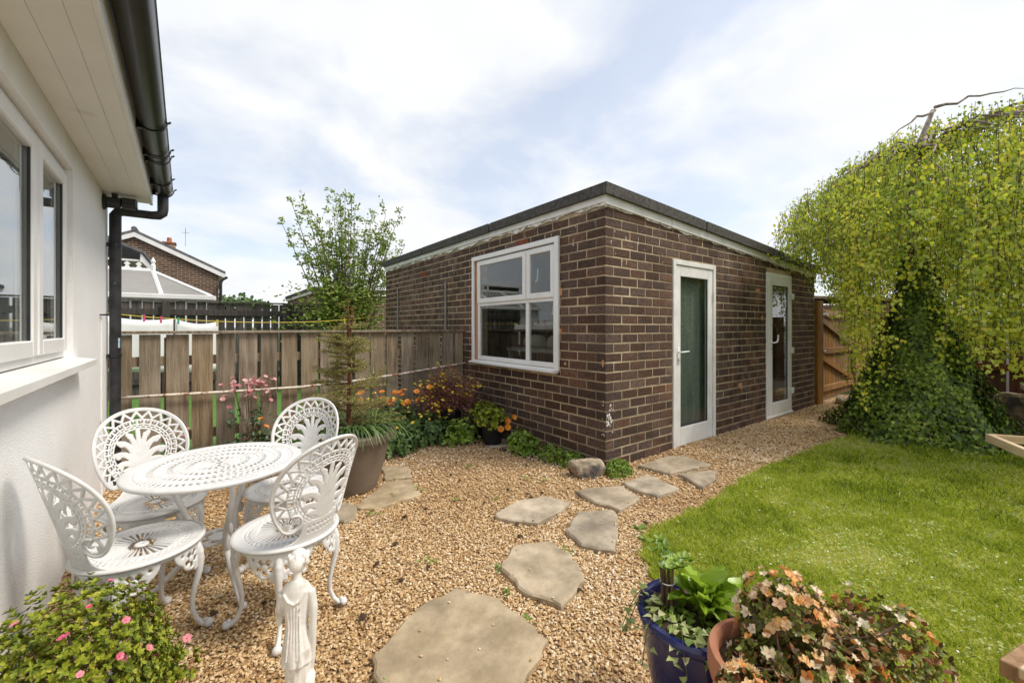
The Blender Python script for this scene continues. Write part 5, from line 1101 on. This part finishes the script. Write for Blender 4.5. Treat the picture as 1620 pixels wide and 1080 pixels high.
def petals(n, L, w_, cup, mat, name, ctr=None):
    b = MB()
    for k in range(n):
        a = 2 * PI * k / n; X = Vector((math.cos(a), math.sin(a), 0)); Y = Vector((-math.sin(a), math.cos(a), 0)); b.cur = random.random()
        b.add([Vector((0, 0, 0)), X * L * .55 + Y * w_ * .5 + Vector((0, 0, cup * L * .5)), X * L * .92 + Y * w_ * .36 + Vector((0, 0, cup * L * .8)), X * L + Vector((0, 0, cup * L * .75)), X * L * .92 - Y * w_ * .36 + Vector((0, 0, cup * L * .8)), X * L * .55 - Y * w_ * .5 + Vector((0, 0, cup * L * .5))], [(0, 1, 2, 3), (0, 3, 4, 5)])
    b.tube([(0, 0, 0), (0, 0, L * .45)], [L * .10, L * .14], 5)
    return b.mesh(name, mat, True)
def ruffled(L, cup, seed):
    rs = random.Random(seed); b = MB()
    for k in range(6 if seed % 2 else 5):
        a = 2 * PI * k / 5 + rs.uniform(-.2, .2) + (.6 if k == 5 else 0); X = Vector((math.cos(a), math.sin(a), 0)); Y = Vector((-math.sin(a), math.cos(a), 0)); vs = []; tw = rs.uniform(-.35, .35); cu = cup * rs.uniform(.6, 1.3)
        for i in range(5):
            t = i / 4; w_ = L * (.10, .26, .31, .22, .03)[i]
            for s in (-1, -.35, .35, 1): vs.append(X * L * (t * (1 - .18 * cu * t)) + Y * w_ * s + Vector((0, 0, L * (cu * (.9 * t - .55 * t * t) + .16 * abs(s) * t + tw * s * t * .5) + rs.uniform(-.07, .07) * L * t)))
        b.add(vs, [(i * 4 + j, i * 4 + j + 1, i * 4 + j + 5, i * 4 + j + 4) for i in range(4) for j in range(3)])
    for k in range(4): b.tube([(0, 0, 0), (rs.uniform(-.3, .3) * L, rs.uniform(-.3, .3) * L, L * .9)], L * .02, 3)
    return b.mesh('flower', L_['peach'], True)
F_AZ = petals(5, .024, .024, .5, L_['pink'], 'flower'); F_PE = [ruffled(.026, .60, 1), ruffled(.024, .95, 2), ruffled(.027, .75, 3), ruffled(.022, 1.4, 4)]
F_PO = petals(4, .034, .044, .7, L_['orange'], 'flower'); F_CO = petals(6, .026, .022, .9, L_['rose'], 'flower')
def flowers(parent, me, pts, nrm=None, s=(.8, 1.2)):
    for i, p in enumerate(pts):
        m = random.choice(me) if isinstance(me, list) else me
        o = link('flower', m, parent, Vector(p) - Vector(parent.location)); d = Vector(nrm[i]) if nrm is not None else Vector((random.uniform(-.6, .6), random.uniform(-.9, .2), .8))
        o.rotation_euler = (d + Vector((random.uniform(-.3, .3), random.uniform(-.3, .3), random.uniform(-.1, .3)))).to_track_quat('Z', 'Y').to_euler(); k = random.uniform(*s); o.scale = (k, k, k)

# ---- pink azalea by the white wall
c = (-.335, 1.80, 0)
az = thing('azalea_bush', 'green azalea bush with scattered pink flowers beside the white wall', 'shrub', c)
C, N = dome_points(3300, (c[0], c[1], .12), (.27, .26, .40), .25, .03, .17); kk = (((C - np.array([c[0], c[1], .12])) / np.array([.27, .26, .40])) ** 2).sum(1) < 1.12; C, N = C[kk], N[kk]
rosettes('foliage', C, N, 9, .0145, L_['azalea'], az, .9, w_=.45)
b = MB(); stems(b, (c[0], c[1], 0), [tuple(C[i]) for i in range(0, len(C), 50)], .007, .0015); b.build('stem', M['bark'], az, world=True)
C2, N2 = dome_points(90, (c[0], c[1], .12), (.28, .27, .415), 0, .02, .01)
vis_ = [i for i in range(90) if N2[i] @ np.array([.16, -.85, .5]) > .45][:15]
flowers(az, F_AZ, [tuple(C2[i]) for i in vis_], [tuple(N2[i]) for i in vis_], (.28, .48))
flowers(az, F_AZ, [(-.14, 1.90, .15), (-.05, 1.98, .13), (-.31, 1.66, .44), (-.20, 1.70, .30)], None, (.45, .7))
C, N = dome_points(60, (-.10, 1.93, .05), (.10, .08, .09), 0, .1, .2); rosettes('foliage', C, N, 7, .02, L_['azalea'], az, .9)

# ---- peach azalea spilling from the terracotta pot
pa_ = thing('peach_azalea', 'azalea with peach and orange flowers spreading over the terracotta pot', 'shrub', (1.16, .41, .445))
mounds = [((1.245, .455, .50), (.115, .10, .135)), ((1.44, .30, .43), (.16, .13, .135)), ((1.20, .345, .45), (.13, .11, .085)), ((.985, .445, .455), (.06, .05, .06)), ((1.30, .37, .45), (.15, .12, .11)), ((1.135, .42, .465), (.118, .105, .07))]
FP, FN, tips = [], [], []
for i, (c, r) in enumerate(mounds):
    C, N = dome_points((230, 190, 190, 60, 150, 170)[i], c, r, .3, .16, .26); rosettes('foliage', C, N, 8, .0165, L_['azdark'], pa_, .9); tips += [tuple(p) for p in C[::14]]
    C, N = dome_points((100, 40, 46, 30, 20, 18)[i], c, [q * 1.06 for q in r], .1, .03, .03); FP += [tuple(p) for p in C]; FN += [tuple(p) for p in N]
    n = (160, 330, 330, 30, 380, 120)[i]; C, N = dome_points(n, c, [q * 1.0 for q in r], .4, .1, .25); scatter('dead_foliage', C, unit(n), unit(n), RNG.uniform(.012, .022, n), *OVAL, L_['dead'], pa_)
flowers(pa_, F_PE, FP, FN, (.45, .8))
b = MB(); stems(b, (1.16, .41, .43), tips, .005, .0014, .2); b.build('stem', M['bark'], pa_, world=True)

# ---- blue pot planting
bx, by, bz = P_BLUE[0], P_BLUE[1], .375
pr = thing('primrose', 'crinkled lime green primrose rosette in the blue pot', 'plant', (bx + .03, by - .02, bz))
def broad_leaf(L, W, seed):
    rs = random.Random(seed); b = MB(); n, m = 9, 8; vs = []
    for i in range(n + 1):
        t = i / n; w_ = W * (math.sin(PI * min(1, t * .80 + .12)) ** .8) * (.25 if t < .15 else 1) * (1 if t < .97 else .45)
        for j in range(m + 1):
            s = j / m * 2 - 1; z = L * (.75 * t - .62 * t * t) + .016 * abs(s) + .006 * math.sin(t * 26 + abs(s) * 6) * abs(s) + rs.uniform(-.0015, .0015)
            vs.append((s * w_ / 2, L * t * .85, z))
    b.add(vs, [(i * (m + 1) + j, i * (m + 1) + j + 1, (i + 1) * (m + 1) + j + 1, (i + 1) * (m + 1) + j) for i in range(n) for j in range(m)]); return b.mesh('leaf', L_['prim'], True)
LV = [broad_leaf(.16, .062, 1), broad_leaf(.14, .055, 2), broad_leaf(.18, .068, 3)]
for k in range(24):
    o = link('leaf', LV[k % 3], pr, (random.uniform(-.012, .012), random.uniform(-.012, .012), .0)); tilt = (.30 if k < 10 else .85) + random.uniform(-.1, .15); o.rotation_euler = (tilt, random.uniform(-.2, .2), k * 2.4 + random.uniform(-.3, .3)); s = random.uniform(.95, 1.3) * (1 if k < 10 else .9); o.scale = (s, s, s)
iv = thing('trailing_ivy', 'cream edged variegated ivy trailing over the blue pot rim', 'plant', (bx - .10, by + .05, bz)); b = MB(); P = []
for k in range(15):
    a = R_(100 + k * 18 + random.uniform(-8, 8)); r0 = .10; L = random.uniform(.12, .26); pts = []
    for j in range(8): t = j / 7; rr = r0 + L * .55 * t; pts.append((bx + rr * math.cos(a + .3 * t), by + rr * math.sin(a + .3 * t), bz + .025 + .05 * t - (.34 * L / .2) * max(0, t - .45) ** 1.6))
    b.tube(pts, .0014, 4); P += pts[1:]
b.build('vine', M['bark'], iv, world=True); P = np.repeat(np.array(P), 2, 0) + RNG.normal(0, .008, (len(P) * 2, 3)); n = len(P)
scatter('foliage', P, unit(n) * [1, 1, .4], np.c_[RNG.normal(size=(n, 2)) * .4, np.ones(n)], RNG.uniform(.018, .034, n), *IVY, L_['varieg'], iv)
C, N = dome_points(80, (bx - .03, by + .02, bz), (.13, .12, .035), 0, .1, .3); rosettes('foliage', C, N, 4, .022, L_['green'], iv, .9)
rs_ = thing('rose_stump', 'bundle of pruned dark stems tied together with new leaves in the blue pot', 'plant', (bx - .045, by + .075, bz)); b = MB(); tips = []
for k in range(7):
    a = k * .9; p0 = Vector((bx - .045 + .014 * math.cos(a), by + .075 + .014 * math.sin(a), bz)); p1 = p0 + Vector((random.uniform(-.012, .018), random.uniform(-.012, .012), random.uniform(.11, .165))); b.tube([p0, p0.lerp(p1, .5) + Vector((.003, 0, 0)), p1], [.0055, .005, .0045], 6); tips.append(p1)
b.build('cut_stem', M['bark'], rs_, world=True)
b = MB(); b.lathe([(.021, 0), (.0235, .002), (.021, .004)], 14, (bx - .043, by + .075, bz + .095)); b.build('tie', M['linen'], rs_, world=True)
b = MB(); sh = []
for k in range(9): p = tips[k % len(tips)]; q = p + Vector((random.uniform(-.10, .11), random.uniform(-.08, .08), random.uniform(.0, .11))); b.tube([p - Vector((0, 0, .02)), p.lerp(q, .6) + Vector((0, 0, .01)), q], .0015, 4); sh += [p.lerp(q, t) for t in (.4, .7, 1.0)]
b.build('shoot', L_['green'], rs_, world=True); C = np.array([tuple(p) for p in sh]); rosettes('foliage', C, np.tile([0, 0, 1.], (len(C), 1)), 5, .028, L_['green'], rs_, 1.0)

# ---- spruce and grasses in the taupe planter
sx, sy = PB[0] - .015, PB[1] + .01
spr = thing('spruce', 'thin yellowing little spruce growing in the taupe planter', 'conifer', (sx, sy, .425))
b = MB(); b.tube([(sx, sy, .42), (sx + .01, sy, .9), (sx, sy, 1.3), (sx - .005, sy, 1.53)], [.020, .016, .012, .006], 8); b.tube([(sx + .008, sy, 1.2), (sx + .03, sy, 1.35), (sx + .028, sy, 1.47)], [.008, .007, .005], 6); b.build('trunk', M['redbark'], spr, world=True)
b = MB(); NP, NT = [], []
for lev in np.linspace(.52, 1.24, 15):
    R0 = .40 - .26 * (lev - .5) / .75
    if .93 < lev < 1.02: R0 *= .55
    for k in range(6):
        a = random.uniform(0, 2 * PI); L = R0 * random.uniform(.4, 1.2); p0 = Vector((sx, sy, lev + random.gauss(0, .035))); d = Vector((math.cos(a), math.sin(a), random.uniform(-.05, .4))); pts = [p0 + d * L * t + Vector((0, 0, -.05 * math.sin(PI * t) * L)) for t in np.linspace(0, 1, 5)]; b.tube(pts, [.005, .004, .003, .0025, .0015], 4)
        for t in np.linspace(.25, 1, 7):
            q0 = p0 + d * L * t; 
            for s in (-1, 1):
                e = Vector((math.cos(a + s * .8), math.sin(a + s * .8), random.uniform(-.05, .25))); l2 = (.05 + .10 * (1 - t)) * random.uniform(.6, 1.2)
                for u in np.linspace(0, 1, 9): NP.append(q0 + e * l2 * u); NT.append(e)
for lev in (1.30, 1.36, 1.43):
    for k in range(4):
        a = k * 1.7 + lev * 9; L = random.uniform(.06, .13); d = Vector((math.cos(a), math.sin(a), .45)); p0 = Vector((sx, sy, lev)); b.tube([p0, p0 + d * L], [.004, .002], 4)
        for u in np.linspace(.3, 1, 10): NP.append(p0 + d * L * u); NT.append(d)
b.build('branch', M['redbark'], spr, world=True)
NP = np.repeat(np.array([tuple(p) for p in NP]), 2, 0); NT = np.repeat(np.array([tuple(p) for p in NT]), 2, 0); n = len(NP)
scatter('needles', NP, NT * .7 + unit(n), unit(n), np.c_[np.full(n, .0050), RNG.uniform(.016, .028, n), np.ones(n)], *BLADE, L_['spruce'], spr)
gr_ = thing('strap_leaf_plant', 'long arching strap leaves spilling over the taupe planter rim', 'plant', (PB[0], PB[1], .43))
n = 300; a = RNG.uniform(0, 2 * PI, n); r = .27 * np.sqrt(RNG.random(n)); strap('foliage', np.c_[PB[0] + r * np.cos(a), PB[1] + r * np.sin(a), np.full(n, .425)], a + RNG.normal(0, .9, n), RNG.uniform(.26, .46, n), RNG.uniform(.011, .018, n), 1.25, L_['mid'], gr_, 1.25)

# ---- willow shrub beyond the fence
wb_ = (2.52, 9.45)
wsh = thing('willow_shrub', 'airy light green willow shrub rising behind the fence beside the garage', 'shrub', (*wb_, 0)); b = MB(); P, T = [], []
for k in range(42):
    a = random.uniform(0, 2 * PI); sp_ = random.uniform(.1, 1.35); H = random.uniform(2.7, 4.15) - .12 * sp_; top = Vector((wb_[0] + sp_ * math.cos(a), wb_[1] + .5 * sp_ * math.sin(a), H)); base = Vector((wb_[0] + .1 * math.cos(a), wb_[1] + .1 * math.sin(a), 0))
    mid = base.lerp(top, .45) + Vector((-.12 * math.cos(a) * sp_, -.1 * math.sin(a), .15)); pts = []
    for t in np.linspace(0, 1, 9): pts.append(base * (1 - t) ** 2 + mid * 2 * t * (1 - t) + top * t * t)
    b.tube(pts, [.022 * (1 - .9 * t) + .002 for t in np.linspace(0, 1, 9)], 5)
    for t in np.linspace(.35, 1, 12):
        i = min(7, int(t * 8)); p = pts[i].lerp(pts[i + 1], t * 8 - i); q = p + Vector((random.gauss(0, .20), random.gauss(0, .14), random.uniform(-.02, .30))) * (1.25 - .5 * t); b.tube([p, q], [.005, .002], 3)
        for u in np.linspace(.15, 1, 8): P.append(p.lerp(q, u)); T.append(q - p)
b.build('stem', M['bark'], wsh, world=True)
P = np.repeat(np.array([tuple(p) for p in P]), 3, 0); T = np.repeat(np.array([tuple(p) for p in T]), 3, 0); n = len(P); P += RNG.normal(0, .035, P.shape)
scatter('crown', P, T + unit(n) * .25, unit(n), np.c_[RNG.uniform(.045, .075, n) * .85, RNG.uniform(.045, .08, n), np.full(n, .05)], *OVAL, L_['willow'], wsh)
n = 1500; C = np.c_[RNG.normal(wb_[0] - .35, .42, n), RNG.normal(wb_[1] - .3, .25, n), RNG.uniform(1.0, 2.15, n)]
scatter('low_foliage', C, unit(n) * [1, 1, .3], np.c_[RNG.normal(size=(n, 2)) * .5, np.ones(n)], RNG.uniform(.05, .09, n), *OVAL, L_['willow'], wsh)

# ---- flower bed plants
def lobed(c, r, n, size, mat, name, label, group=None, cat='plant'):
    t = thing(name, label, cat, c, 0, group); C, N = dome_points(n, c, r, .0, .12, .3); C[:, 2] = np.maximum(C[:, 2], .015)
    rosettes('foliage', C, N * [1, 1, .5] + [0, 0, .5], 5, size, mat, t, 1.2); b = MB(); stems(b, (c[0], c[1], 0), [tuple(p) for p in C[::max(1, n // 14)]], .003, .0012, .1, 4); b.build('stem', mat, t, world=True); return t
co_ = lobed((.40, 4.72, .02), (.36, .20, .24), 130, .055, L_['blue'], 'columbine', 'tall columbine with clustered dusty pink flowers against the weathered fence')
b = MB(); fp = []
for k in range(50):
    q = Vector((.36 + random.gauss(0, .11), 4.78 + random.gauss(0, .06), .76 - abs(random.gauss(0, .12)) + random.uniform(0, .08))); fp.append(tuple(q)); b.tube([(.38 + random.uniform(-.1, .1), 4.75, .05), (.38 + (q.x - .38) * .6, 4.76, q.z * .6), q], [.0025, .002, .0012], 4)
b.build('stem', M['bark'], co_, world=True); flowers(co_, F_CO, fp, None, (.7, 1.05))
C = np.c_[RNG.normal(.42, .12, 45), RNG.normal(4.75, .06, 45), RNG.uniform(.2, .5, 45)]; rosettes('foliage', C, np.tile([0, -.2, 1.], (45, 1)), 4, .045, L_['blue'], co_, 1.1)
c2_ = lobed((-.17, 4.86, .02), (.10, .07, .2), 26, .04, L_['blue'], 'columbine', 'small columbine with few pink flowers against the fence near the house')
flowers(c2_, F_CO, [(-.20, 4.85, .34), (-.12, 4.84, .36), (-.15, 4.83, .30), (-.26, 4.84, .26)], None, (.7, .95))
pl = lobed((.62, 4.55, .02), (.30, .22, .20), 110, .05, L_['mid'], 'poppy_plant', 'leafy poppy plant with one open orange flower behind the table')
flowers(pl, F_PO, [(.47, 4.50, .36), (.44, 4.60, .42), (.66, 4.60, .40)], None, (.7, .95))
p2_ = lobed((1.72, 4.62, .02), (.36, .26, .40), 300, .055, L_['mid'], 'poppy_plant', 'broad poppy plant with many orange flowers between planter and wallflower')
flowers(p2_, F_PO, [(1.72 + random.gauss(0, .17), 4.52 + random.gauss(0, .1), random.uniform(.40, .62)) for _ in range(24)], None, (.75, 1.15))
p3_ = lobed((2.05, 4.35, .02), (.40, .27, .28), 340, .055, L_['mid'], 'ground_cover', 'dark green leafy clump with small yellow flowers below the wallflower pot')
p4_ = lobed((1.55, 4.15, .02), (.30, .22, .22), 230, .05, L_['mid'], 'ground_cover', 'low blue green leafy clump beside the taupe planter')
p5_ = lobed((2.30, 4.08, .02), (.20, .16, .24), 170, .05, L_['green'], 'ground_cover', 'bright green leafy clump in front of the black pots')
p6_ = lobed((1.28, 4.55, .02), (.26, .2, .30), 140, .05, L_['mid'], 'ground_cover', 'tall grassy clump with yellow flowers behind the taupe planter')
def tiny(parent, pts, size, mat, name='blossom'):
    P = np.array(pts); n = len(P); o = scatter(name, P, np.c_[RNG.normal(size=(n, 2)), np.zeros(n)], np.c_[RNG.normal(size=(n, 2)) * .6 + [0, -.3], np.ones(n)], RNG.uniform(.7, 1.3, n) * size, *DAISY, mat, parent); return tag(o, kind='stuff')
tiny(p3_, np.c_[RNG.normal(2.0, .22, 60), RNG.normal(4.24, .14, 60), RNG.uniform(.24, .50, 60)], .036, L_['yellow'])
tiny(p6_, np.c_[RNG.normal(1.45, .16, 24), RNG.normal(4.5, .1, 24), RNG.uniform(.38, .66, 24)], .026, L_['yellow'])
# wallflower in the corner pot
wx, wy, wz = P_K3[0] + .02, P_K3[1], .34
wfl = thing('wallflower', 'straggly purple stemmed wallflower with small yellow blossoms in a black pot', 'plant', (wx, wy, wz)); b = MB(); tips = []
C, N = dome_points(330, (wx - .02, wy + .0, wz + .02), (.46, .30, .48), .1, .1, .28); kk = (C[:, 0] < 2.88) & (C[:, 1] < 5.0); C, N = C[kk], N[kk]
stems(b, (wx, wy, wz), [tuple(p) for p in C[::3]], .004, .0015, .12, 4); b.build('stem', M['bark'], wfl, world=True)
P = np.repeat(C, 14, 0); base = np.array([wx, wy, wz]); P = base + (P - base) * RNG.uniform(.45, 1.0, (len(P), 1)) + RNG.normal(0, .018, P.shape); n = len(P)
scatter('foliage', P, (P - base) + unit(n) * .25, unit(n), np.c_[RNG.uniform(.012, .02, n), RNG.uniform(.03, .055, n), np.full(n, .02)], *OVAL, L_['purple'], wfl)
m_ = C[:, 2] > wz + .10; Cb = C[m_][:110]; tiny(wfl, np.repeat(Cb, 3, 0) + RNG.normal(0, .018, (len(Cb) * 3, 3)), .030, L_['yellow'])
for (c, lab, key) in (((P_K2[0], P_K2[1], .25), 'bushy yellow green shrub in the middle black pot', 'azalea'), ((P_K1[0] - .01, P_K1[1], .25), 'bushy yellow green shrub in the black pot on the slab', 'azalea')):
    t = thing('potted_shrub', lab, 'shrub', c); C, N = dome_points(190, c, (.19, .17, .17), .15, .1, .25); rosettes('foliage', C, N, 7, .032, L_[key], t, .9); b = MB(); stems(b, c, [tuple(p) for p in C[::9]], .004, .0015); b.build('stem', M['bark'], t, world=True)
    if c[1] == P_K1[1]: flowers(t, F_PO, [(2.66, 3.66, .27), (2.72, 3.62, .31), (2.62, 3.60, .22), (2.56, 3.64, .20)], [(-.3, -.9, .4)] * 4, (.9, 1.1))
lobed((2.66, 3.38, .02), (.16, .19, .20), 190, .045, L_['green'], 'herb_clump', 'leafy bright green herb clump against the garage wall next to the slab')
for c, r, lab in (((2.74, 3.02, .015), (.13, .18, .13), 'low green clump with tiny white flowers under the garage window'), ((2.76, 2.78, .015), (.14, .17, .12), 'low green clump with white flowers touching the pale rock')):
    t = thing('alyssum', lab, 'plant', c); C, N = dome_points(300, c, r, 0, .1, .25); rosettes('foliage', C, N, 6, .018, L_['green'], t, 1.0); tiny(t, (C + N * .012)[:26], .012, M['petalw'])
t = thing('moss_clump', 'rounded bright green clump at the garage corner right of the rock', 'plant', (2.93, 2.37, .01)); C, N = dome_points(420, (2.93, 2.37, .01), (.14, .11, .12), 0, .06, .2); rosettes('foliage', C, N, 5, .018, L_['green'], t, .9)
# small weeds in the gravel
W = [(.93, 2.86), (1.36, 3.05), (1.5, 2.7), (2.3, 2.62), (2.2, 2.75), (1.75, 2.55), (1.26, 1.80), (1.18, 1.62), (1.68, 1.70), (1.14, 1.42), (.45, 2.55), (1.95, 3.3), (1.15, 3.05), (.48, 1.45), (1.0, 2.1)]
C = np.concatenate([np.c_[RNG.normal(x, .02, 8), RNG.normal(y, .02, 8), RNG.uniform(.01, .03, 8)] for x, y in W]); n = len(C)
tag(rosettes('weeds', C, np.tile([0, 0, 1.], (n, 1)), 4, .016, L_['green'], None, 1.0), 'scattered small green weeds growing through the gravel', 'weeds', kind='stuff')
n = 46; C = np.c_[RNG.uniform(-.1, 2.4, n), RNG.uniform(1.2, 3.6, n), np.full(n, .022)]; C = C[~in_poly(C, LAWN)]; n = len(C)
tag(scatter('fallen_debris', C, unit(n) * [1, 1, .2], np.tile([0, 0, 1.], (n, 1)), np.c_[RNG.uniform(.01, .022, n), RNG.uniform(.012, .026, n), RNG.uniform(.006, .012, n)], *STONE, M['soil'], world=False), 'dark bits of fallen plant debris scattered on the gravel', 'debris', kind='stuff')

# ---- ivy mound and weeping birch
IX, IY = 6.845, 1.074
iv2 = thing('ivy_mound', 'dense dark ivy mound climbing the trunk of the weeping birch', 'ivy', (IX, IY, 0))
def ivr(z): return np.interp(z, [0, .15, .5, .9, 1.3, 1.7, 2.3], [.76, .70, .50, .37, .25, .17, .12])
b = MB(); b.lathe([(float(ivr(z)) * .88, float(z)) for z in np.linspace(0, 2.3, 14)], 24, (IX, IY, 0)); b.build('stem_mass', M['soil'], iv2, True, world=True)  # added dark core hidden in the ivy, keeps light from passing through
n = 21000; z = 2.2 * RNG.beta(1.0, 1.9, n); a = RNG.uniform(0, 2 * PI, n); lump = 1 + .10 * np.sin(a * 5 + z * 4) + .08 * np.sin(a * 9 - z * 7); r = ivr(z) * lump * RNG.uniform(.88, 1.13, n)
P = np.c_[IX + r * np.cos(a), IY + r * np.sin(a), z + .02]; out = np.c_[np.cos(a), np.sin(a), np.full(n, .55)]
rv = np.clip(RNG.beta(1.6, 2.2, n) + .22 * np.sin(a * 3 + z * 5) * np.sin(z * 6 + a), 0, 1)
scatter('foliage', P, np.c_[np.cos(a) * .4, np.sin(a) * .4, -np.ones(n)] + unit(n) * .7, out + unit(n) * .45, np.c_[RNG.uniform(.034, .062, n), RNG.uniform(.034, .062, n), np.full(n, .05)], *IVY, L_['ivy'], iv2, rv)
FW, RT = np.array([.5972, .8021]), np.array([.8021, -.5972])
def lat(l, d): return FW * d + RT * l
bt = thing('weeping_birch', 'weeping birch with drooping curtains of yellow green leaves over the lawn', 'tree', (IX, IY, 0))
b = MB(); top = lat(4.98, 4.95); b.tube([(IX, IY, 0), (IX + .03, IY, 1.2), (IX + .02, IY + .03, 2.4), (*lat(4.80, 4.95), 3.05), (*lat(4.78, 4.9), 3.35), (*lat(4.98, 4.9), 3.86)], [.13, .11, .09, .055, .036, .022], 10); b.build('trunk', M['palebark'], bt, True, world=True)
CL, CD, CA, CB = 5.95, 5.05, 2.72, 1.95
def ztop(rho): return 4.04 - 1.47 * rho ** 1.6
b = MB()
for k in range(46):
    a = 2 * PI * k / 46 + random.uniform(-.1, .1); R0 = random.uniform(.55, 1.0); pts = []
    s = (CL - 4.85) / CA
    for t in np.linspace(0, 1, 9):
        l = 4.85 + (CL + CA * R0 * math.cos(a) - 4.85) * t; d = 4.93 + (CD + CB * R0 * math.sin(a) - 4.93) * t; rho = math.hypot((l - CL) / CA, (d - CD) / CB); z = float(ztop(min(rho, 1))) - .10; z = min(z, 3.3 + (z - 3.3) * min(1, t * 3)) if t < .4 else z
        pts.append((*lat(l + random.gauss(0, .02), d + random.gauss(0, .02)), z + random.gauss(0, .025)))
    b.tube(pts, [.024, .02, .017, .014, .011, .009, .007, .005, .003], 6)
for (l0, l1, zz0, zz1) in ((4.95, 5.9, 3.84, 4.02), (4.95, 4.3, 3.82, 3.42), (4.70, 3.7, 3.38, 2.98)):
    pts = [(*lat(l0 + (l1 - l0) * t, 4.85 - .1 * t), zz0 + (zz1 - zz0) * t + .06 * math.sin(PI * t) + random.gauss(0, .02)) for t in np.linspace(0, 1, 9)]; b.tube(pts, [.018, .015, .013, .012, .010, .009, .007, .005, .003], 6)
b.build('limb', M['palebark'], bt, True, world=True)
tw = MB(); P, T = [], []; cb = []
def bottom(l, d):
    near = d < CD - .1; l = l * 5.05 / d
    if l < 3.75: return random.uniform(2.1, 2.5)
    if l < 3.95: return random.uniform(1.85, 2.2)
    if l < 4.12: return random.uniform(1.45, 1.9)
    if l < 4.42: return random.uniform(.45, 1.6)
    if l < 5.3: return random.uniform(1.7, 2.2)
    if near: return random.uniform(.75, 1.6)
    return random.uniform(.8, 1.9)
for k in range(1250):
    a = random.uniform(0, 2 * PI); rho = math.sqrt(random.uniform(.10, 1.0)); l = CL + CA * rho * math.cos(a); d = CD + CB * rho * math.sin(a)
    if l > 8.2 or l * 5.05 / d < 3.28: continue
    sk = random.uniform(.0, .08); z0 = float(ztop(rho)) + random.uniform(-.08, .07); zb = bottom(l + (l - CL) / CA * sk, d)
    if rho < .85 and random.random() < .45: zb = z0 - random.uniform(.35, 1.0)
    L = max(.25, z0 - zb); n = max(5, int(L / .055)); ox, oy = random.gauss(0, .10), random.gauss(0, .10); am, fq, ph_ = random.uniform(.01, .06), random.uniform(3, 9), random.uniform(0, 6); tone = random.random()
    pts = []
    for j in range(n):
        t = j / (n - 1); ll = l + (l - CL) / CA * sk * math.sqrt(t) + ox * t + am * math.sin(t * fq + ph_) * min(1, 3 * t); dd = d + (d - CD) / CB * sk * math.sqrt(t) + oy * t + am * math.cos(t * fq * .8 + ph_) * min(1, 3 * t); p = (*lat(ll, dd), z0 - L * t); pts.append(p)
    for j in range(3, n - 2, 5):                       # side sprays
        a_ = random.uniform(0, 2 * PI); l_ = random.uniform(.06, .17); o_ = Vector((math.cos(a_) * l_, math.sin(a_) * l_, random.uniform(-.14, .02))); b0 = Vector(pts[j])
        for u in (.35, .7, 1.0): P.append(tuple(b0 + o_ * u)); cb.append(.55 * tone + .22)
    P += pts; cb += [.55 * tone + .12] * n; tw.tube(pts[::max(1, n // 5)], .0028, 3, False)
tw.build('twigs', M['bark'], bt, world=True)
P = np.array(P); n0 = len(P); P = np.repeat(P, 3, 0); n = len(P); P += RNG.normal(0, .034, P.shape)
rv = np.clip(np.repeat(np.array(cb), 3) + RNG.normal(.08, .17, n), 0, 1)
s = RNG.uniform(.020, .050, n)
scatter('crown', P, np.c_[RNG.normal(0, .6, (n, 2)), -np.ones(n)], np.c_[(P[:, :2] - lat(CL, CD)) / 2.2 + RNG.normal(0, .5, (n, 2)), RNG.normal(0.45, .5, n)], np.c_[s * RNG.uniform(.75, 1.1, n), s, s], *BIRCH, L_['birch'], bt, rv)
# ---- trough plants, far tree
t = thing('low_trough_plant', 'low green plants filling the stone trough', 'plant', (9.1, .1, .5)); C, N = dome_points(160, (9.1, .1, .5), (.33, .2, .09), 0, .1, .3); rosettes('foliage', C, N, 5, .05, L_['mid'], t, 1.0)
def far_tree(loc, r, h, label):
    t = thing('far_tree', label, 'tree', loc); b = MB(); b.tube([loc, (loc[0], loc[1], h * .5), (loc[0], loc[1], h * .8)], [.25, .2, .08], 6); stems(b, (loc[0], loc[1], h * .4), [(loc[0] + random.uniform(-r, r), loc[1] + random.uniform(-r, r), h * random.uniform(.6, .95)) for _ in range(8)], .1, .03, .1); b.build('trunk', M['bark'], t, world=True)
    C = []
    for k in range(16): c, _ = dome_points(90, (loc[0] + random.uniform(-r, r) * .8, loc[1] + random.uniform(-r, r) * .8, h * random.uniform(.5, .85)), (r * .45, r * .45, h * .16), .5, .2, .3); C.append(c)
    C = np.concatenate(C); n = len(C); scatter('crown', C, unit(n), unit(n) + [0, 0, .6], RNG.uniform(.25, .5, n), *OVAL, L_['mid'], t)
far_tree((2.1, 47.0, 0), 2.6, 4.6, 'distant rounded green tree above the far dark fence')
far_tree((-.3, 50.0, 0), 1.6, 4.0, 'smaller distant green tree beside the brick gable')
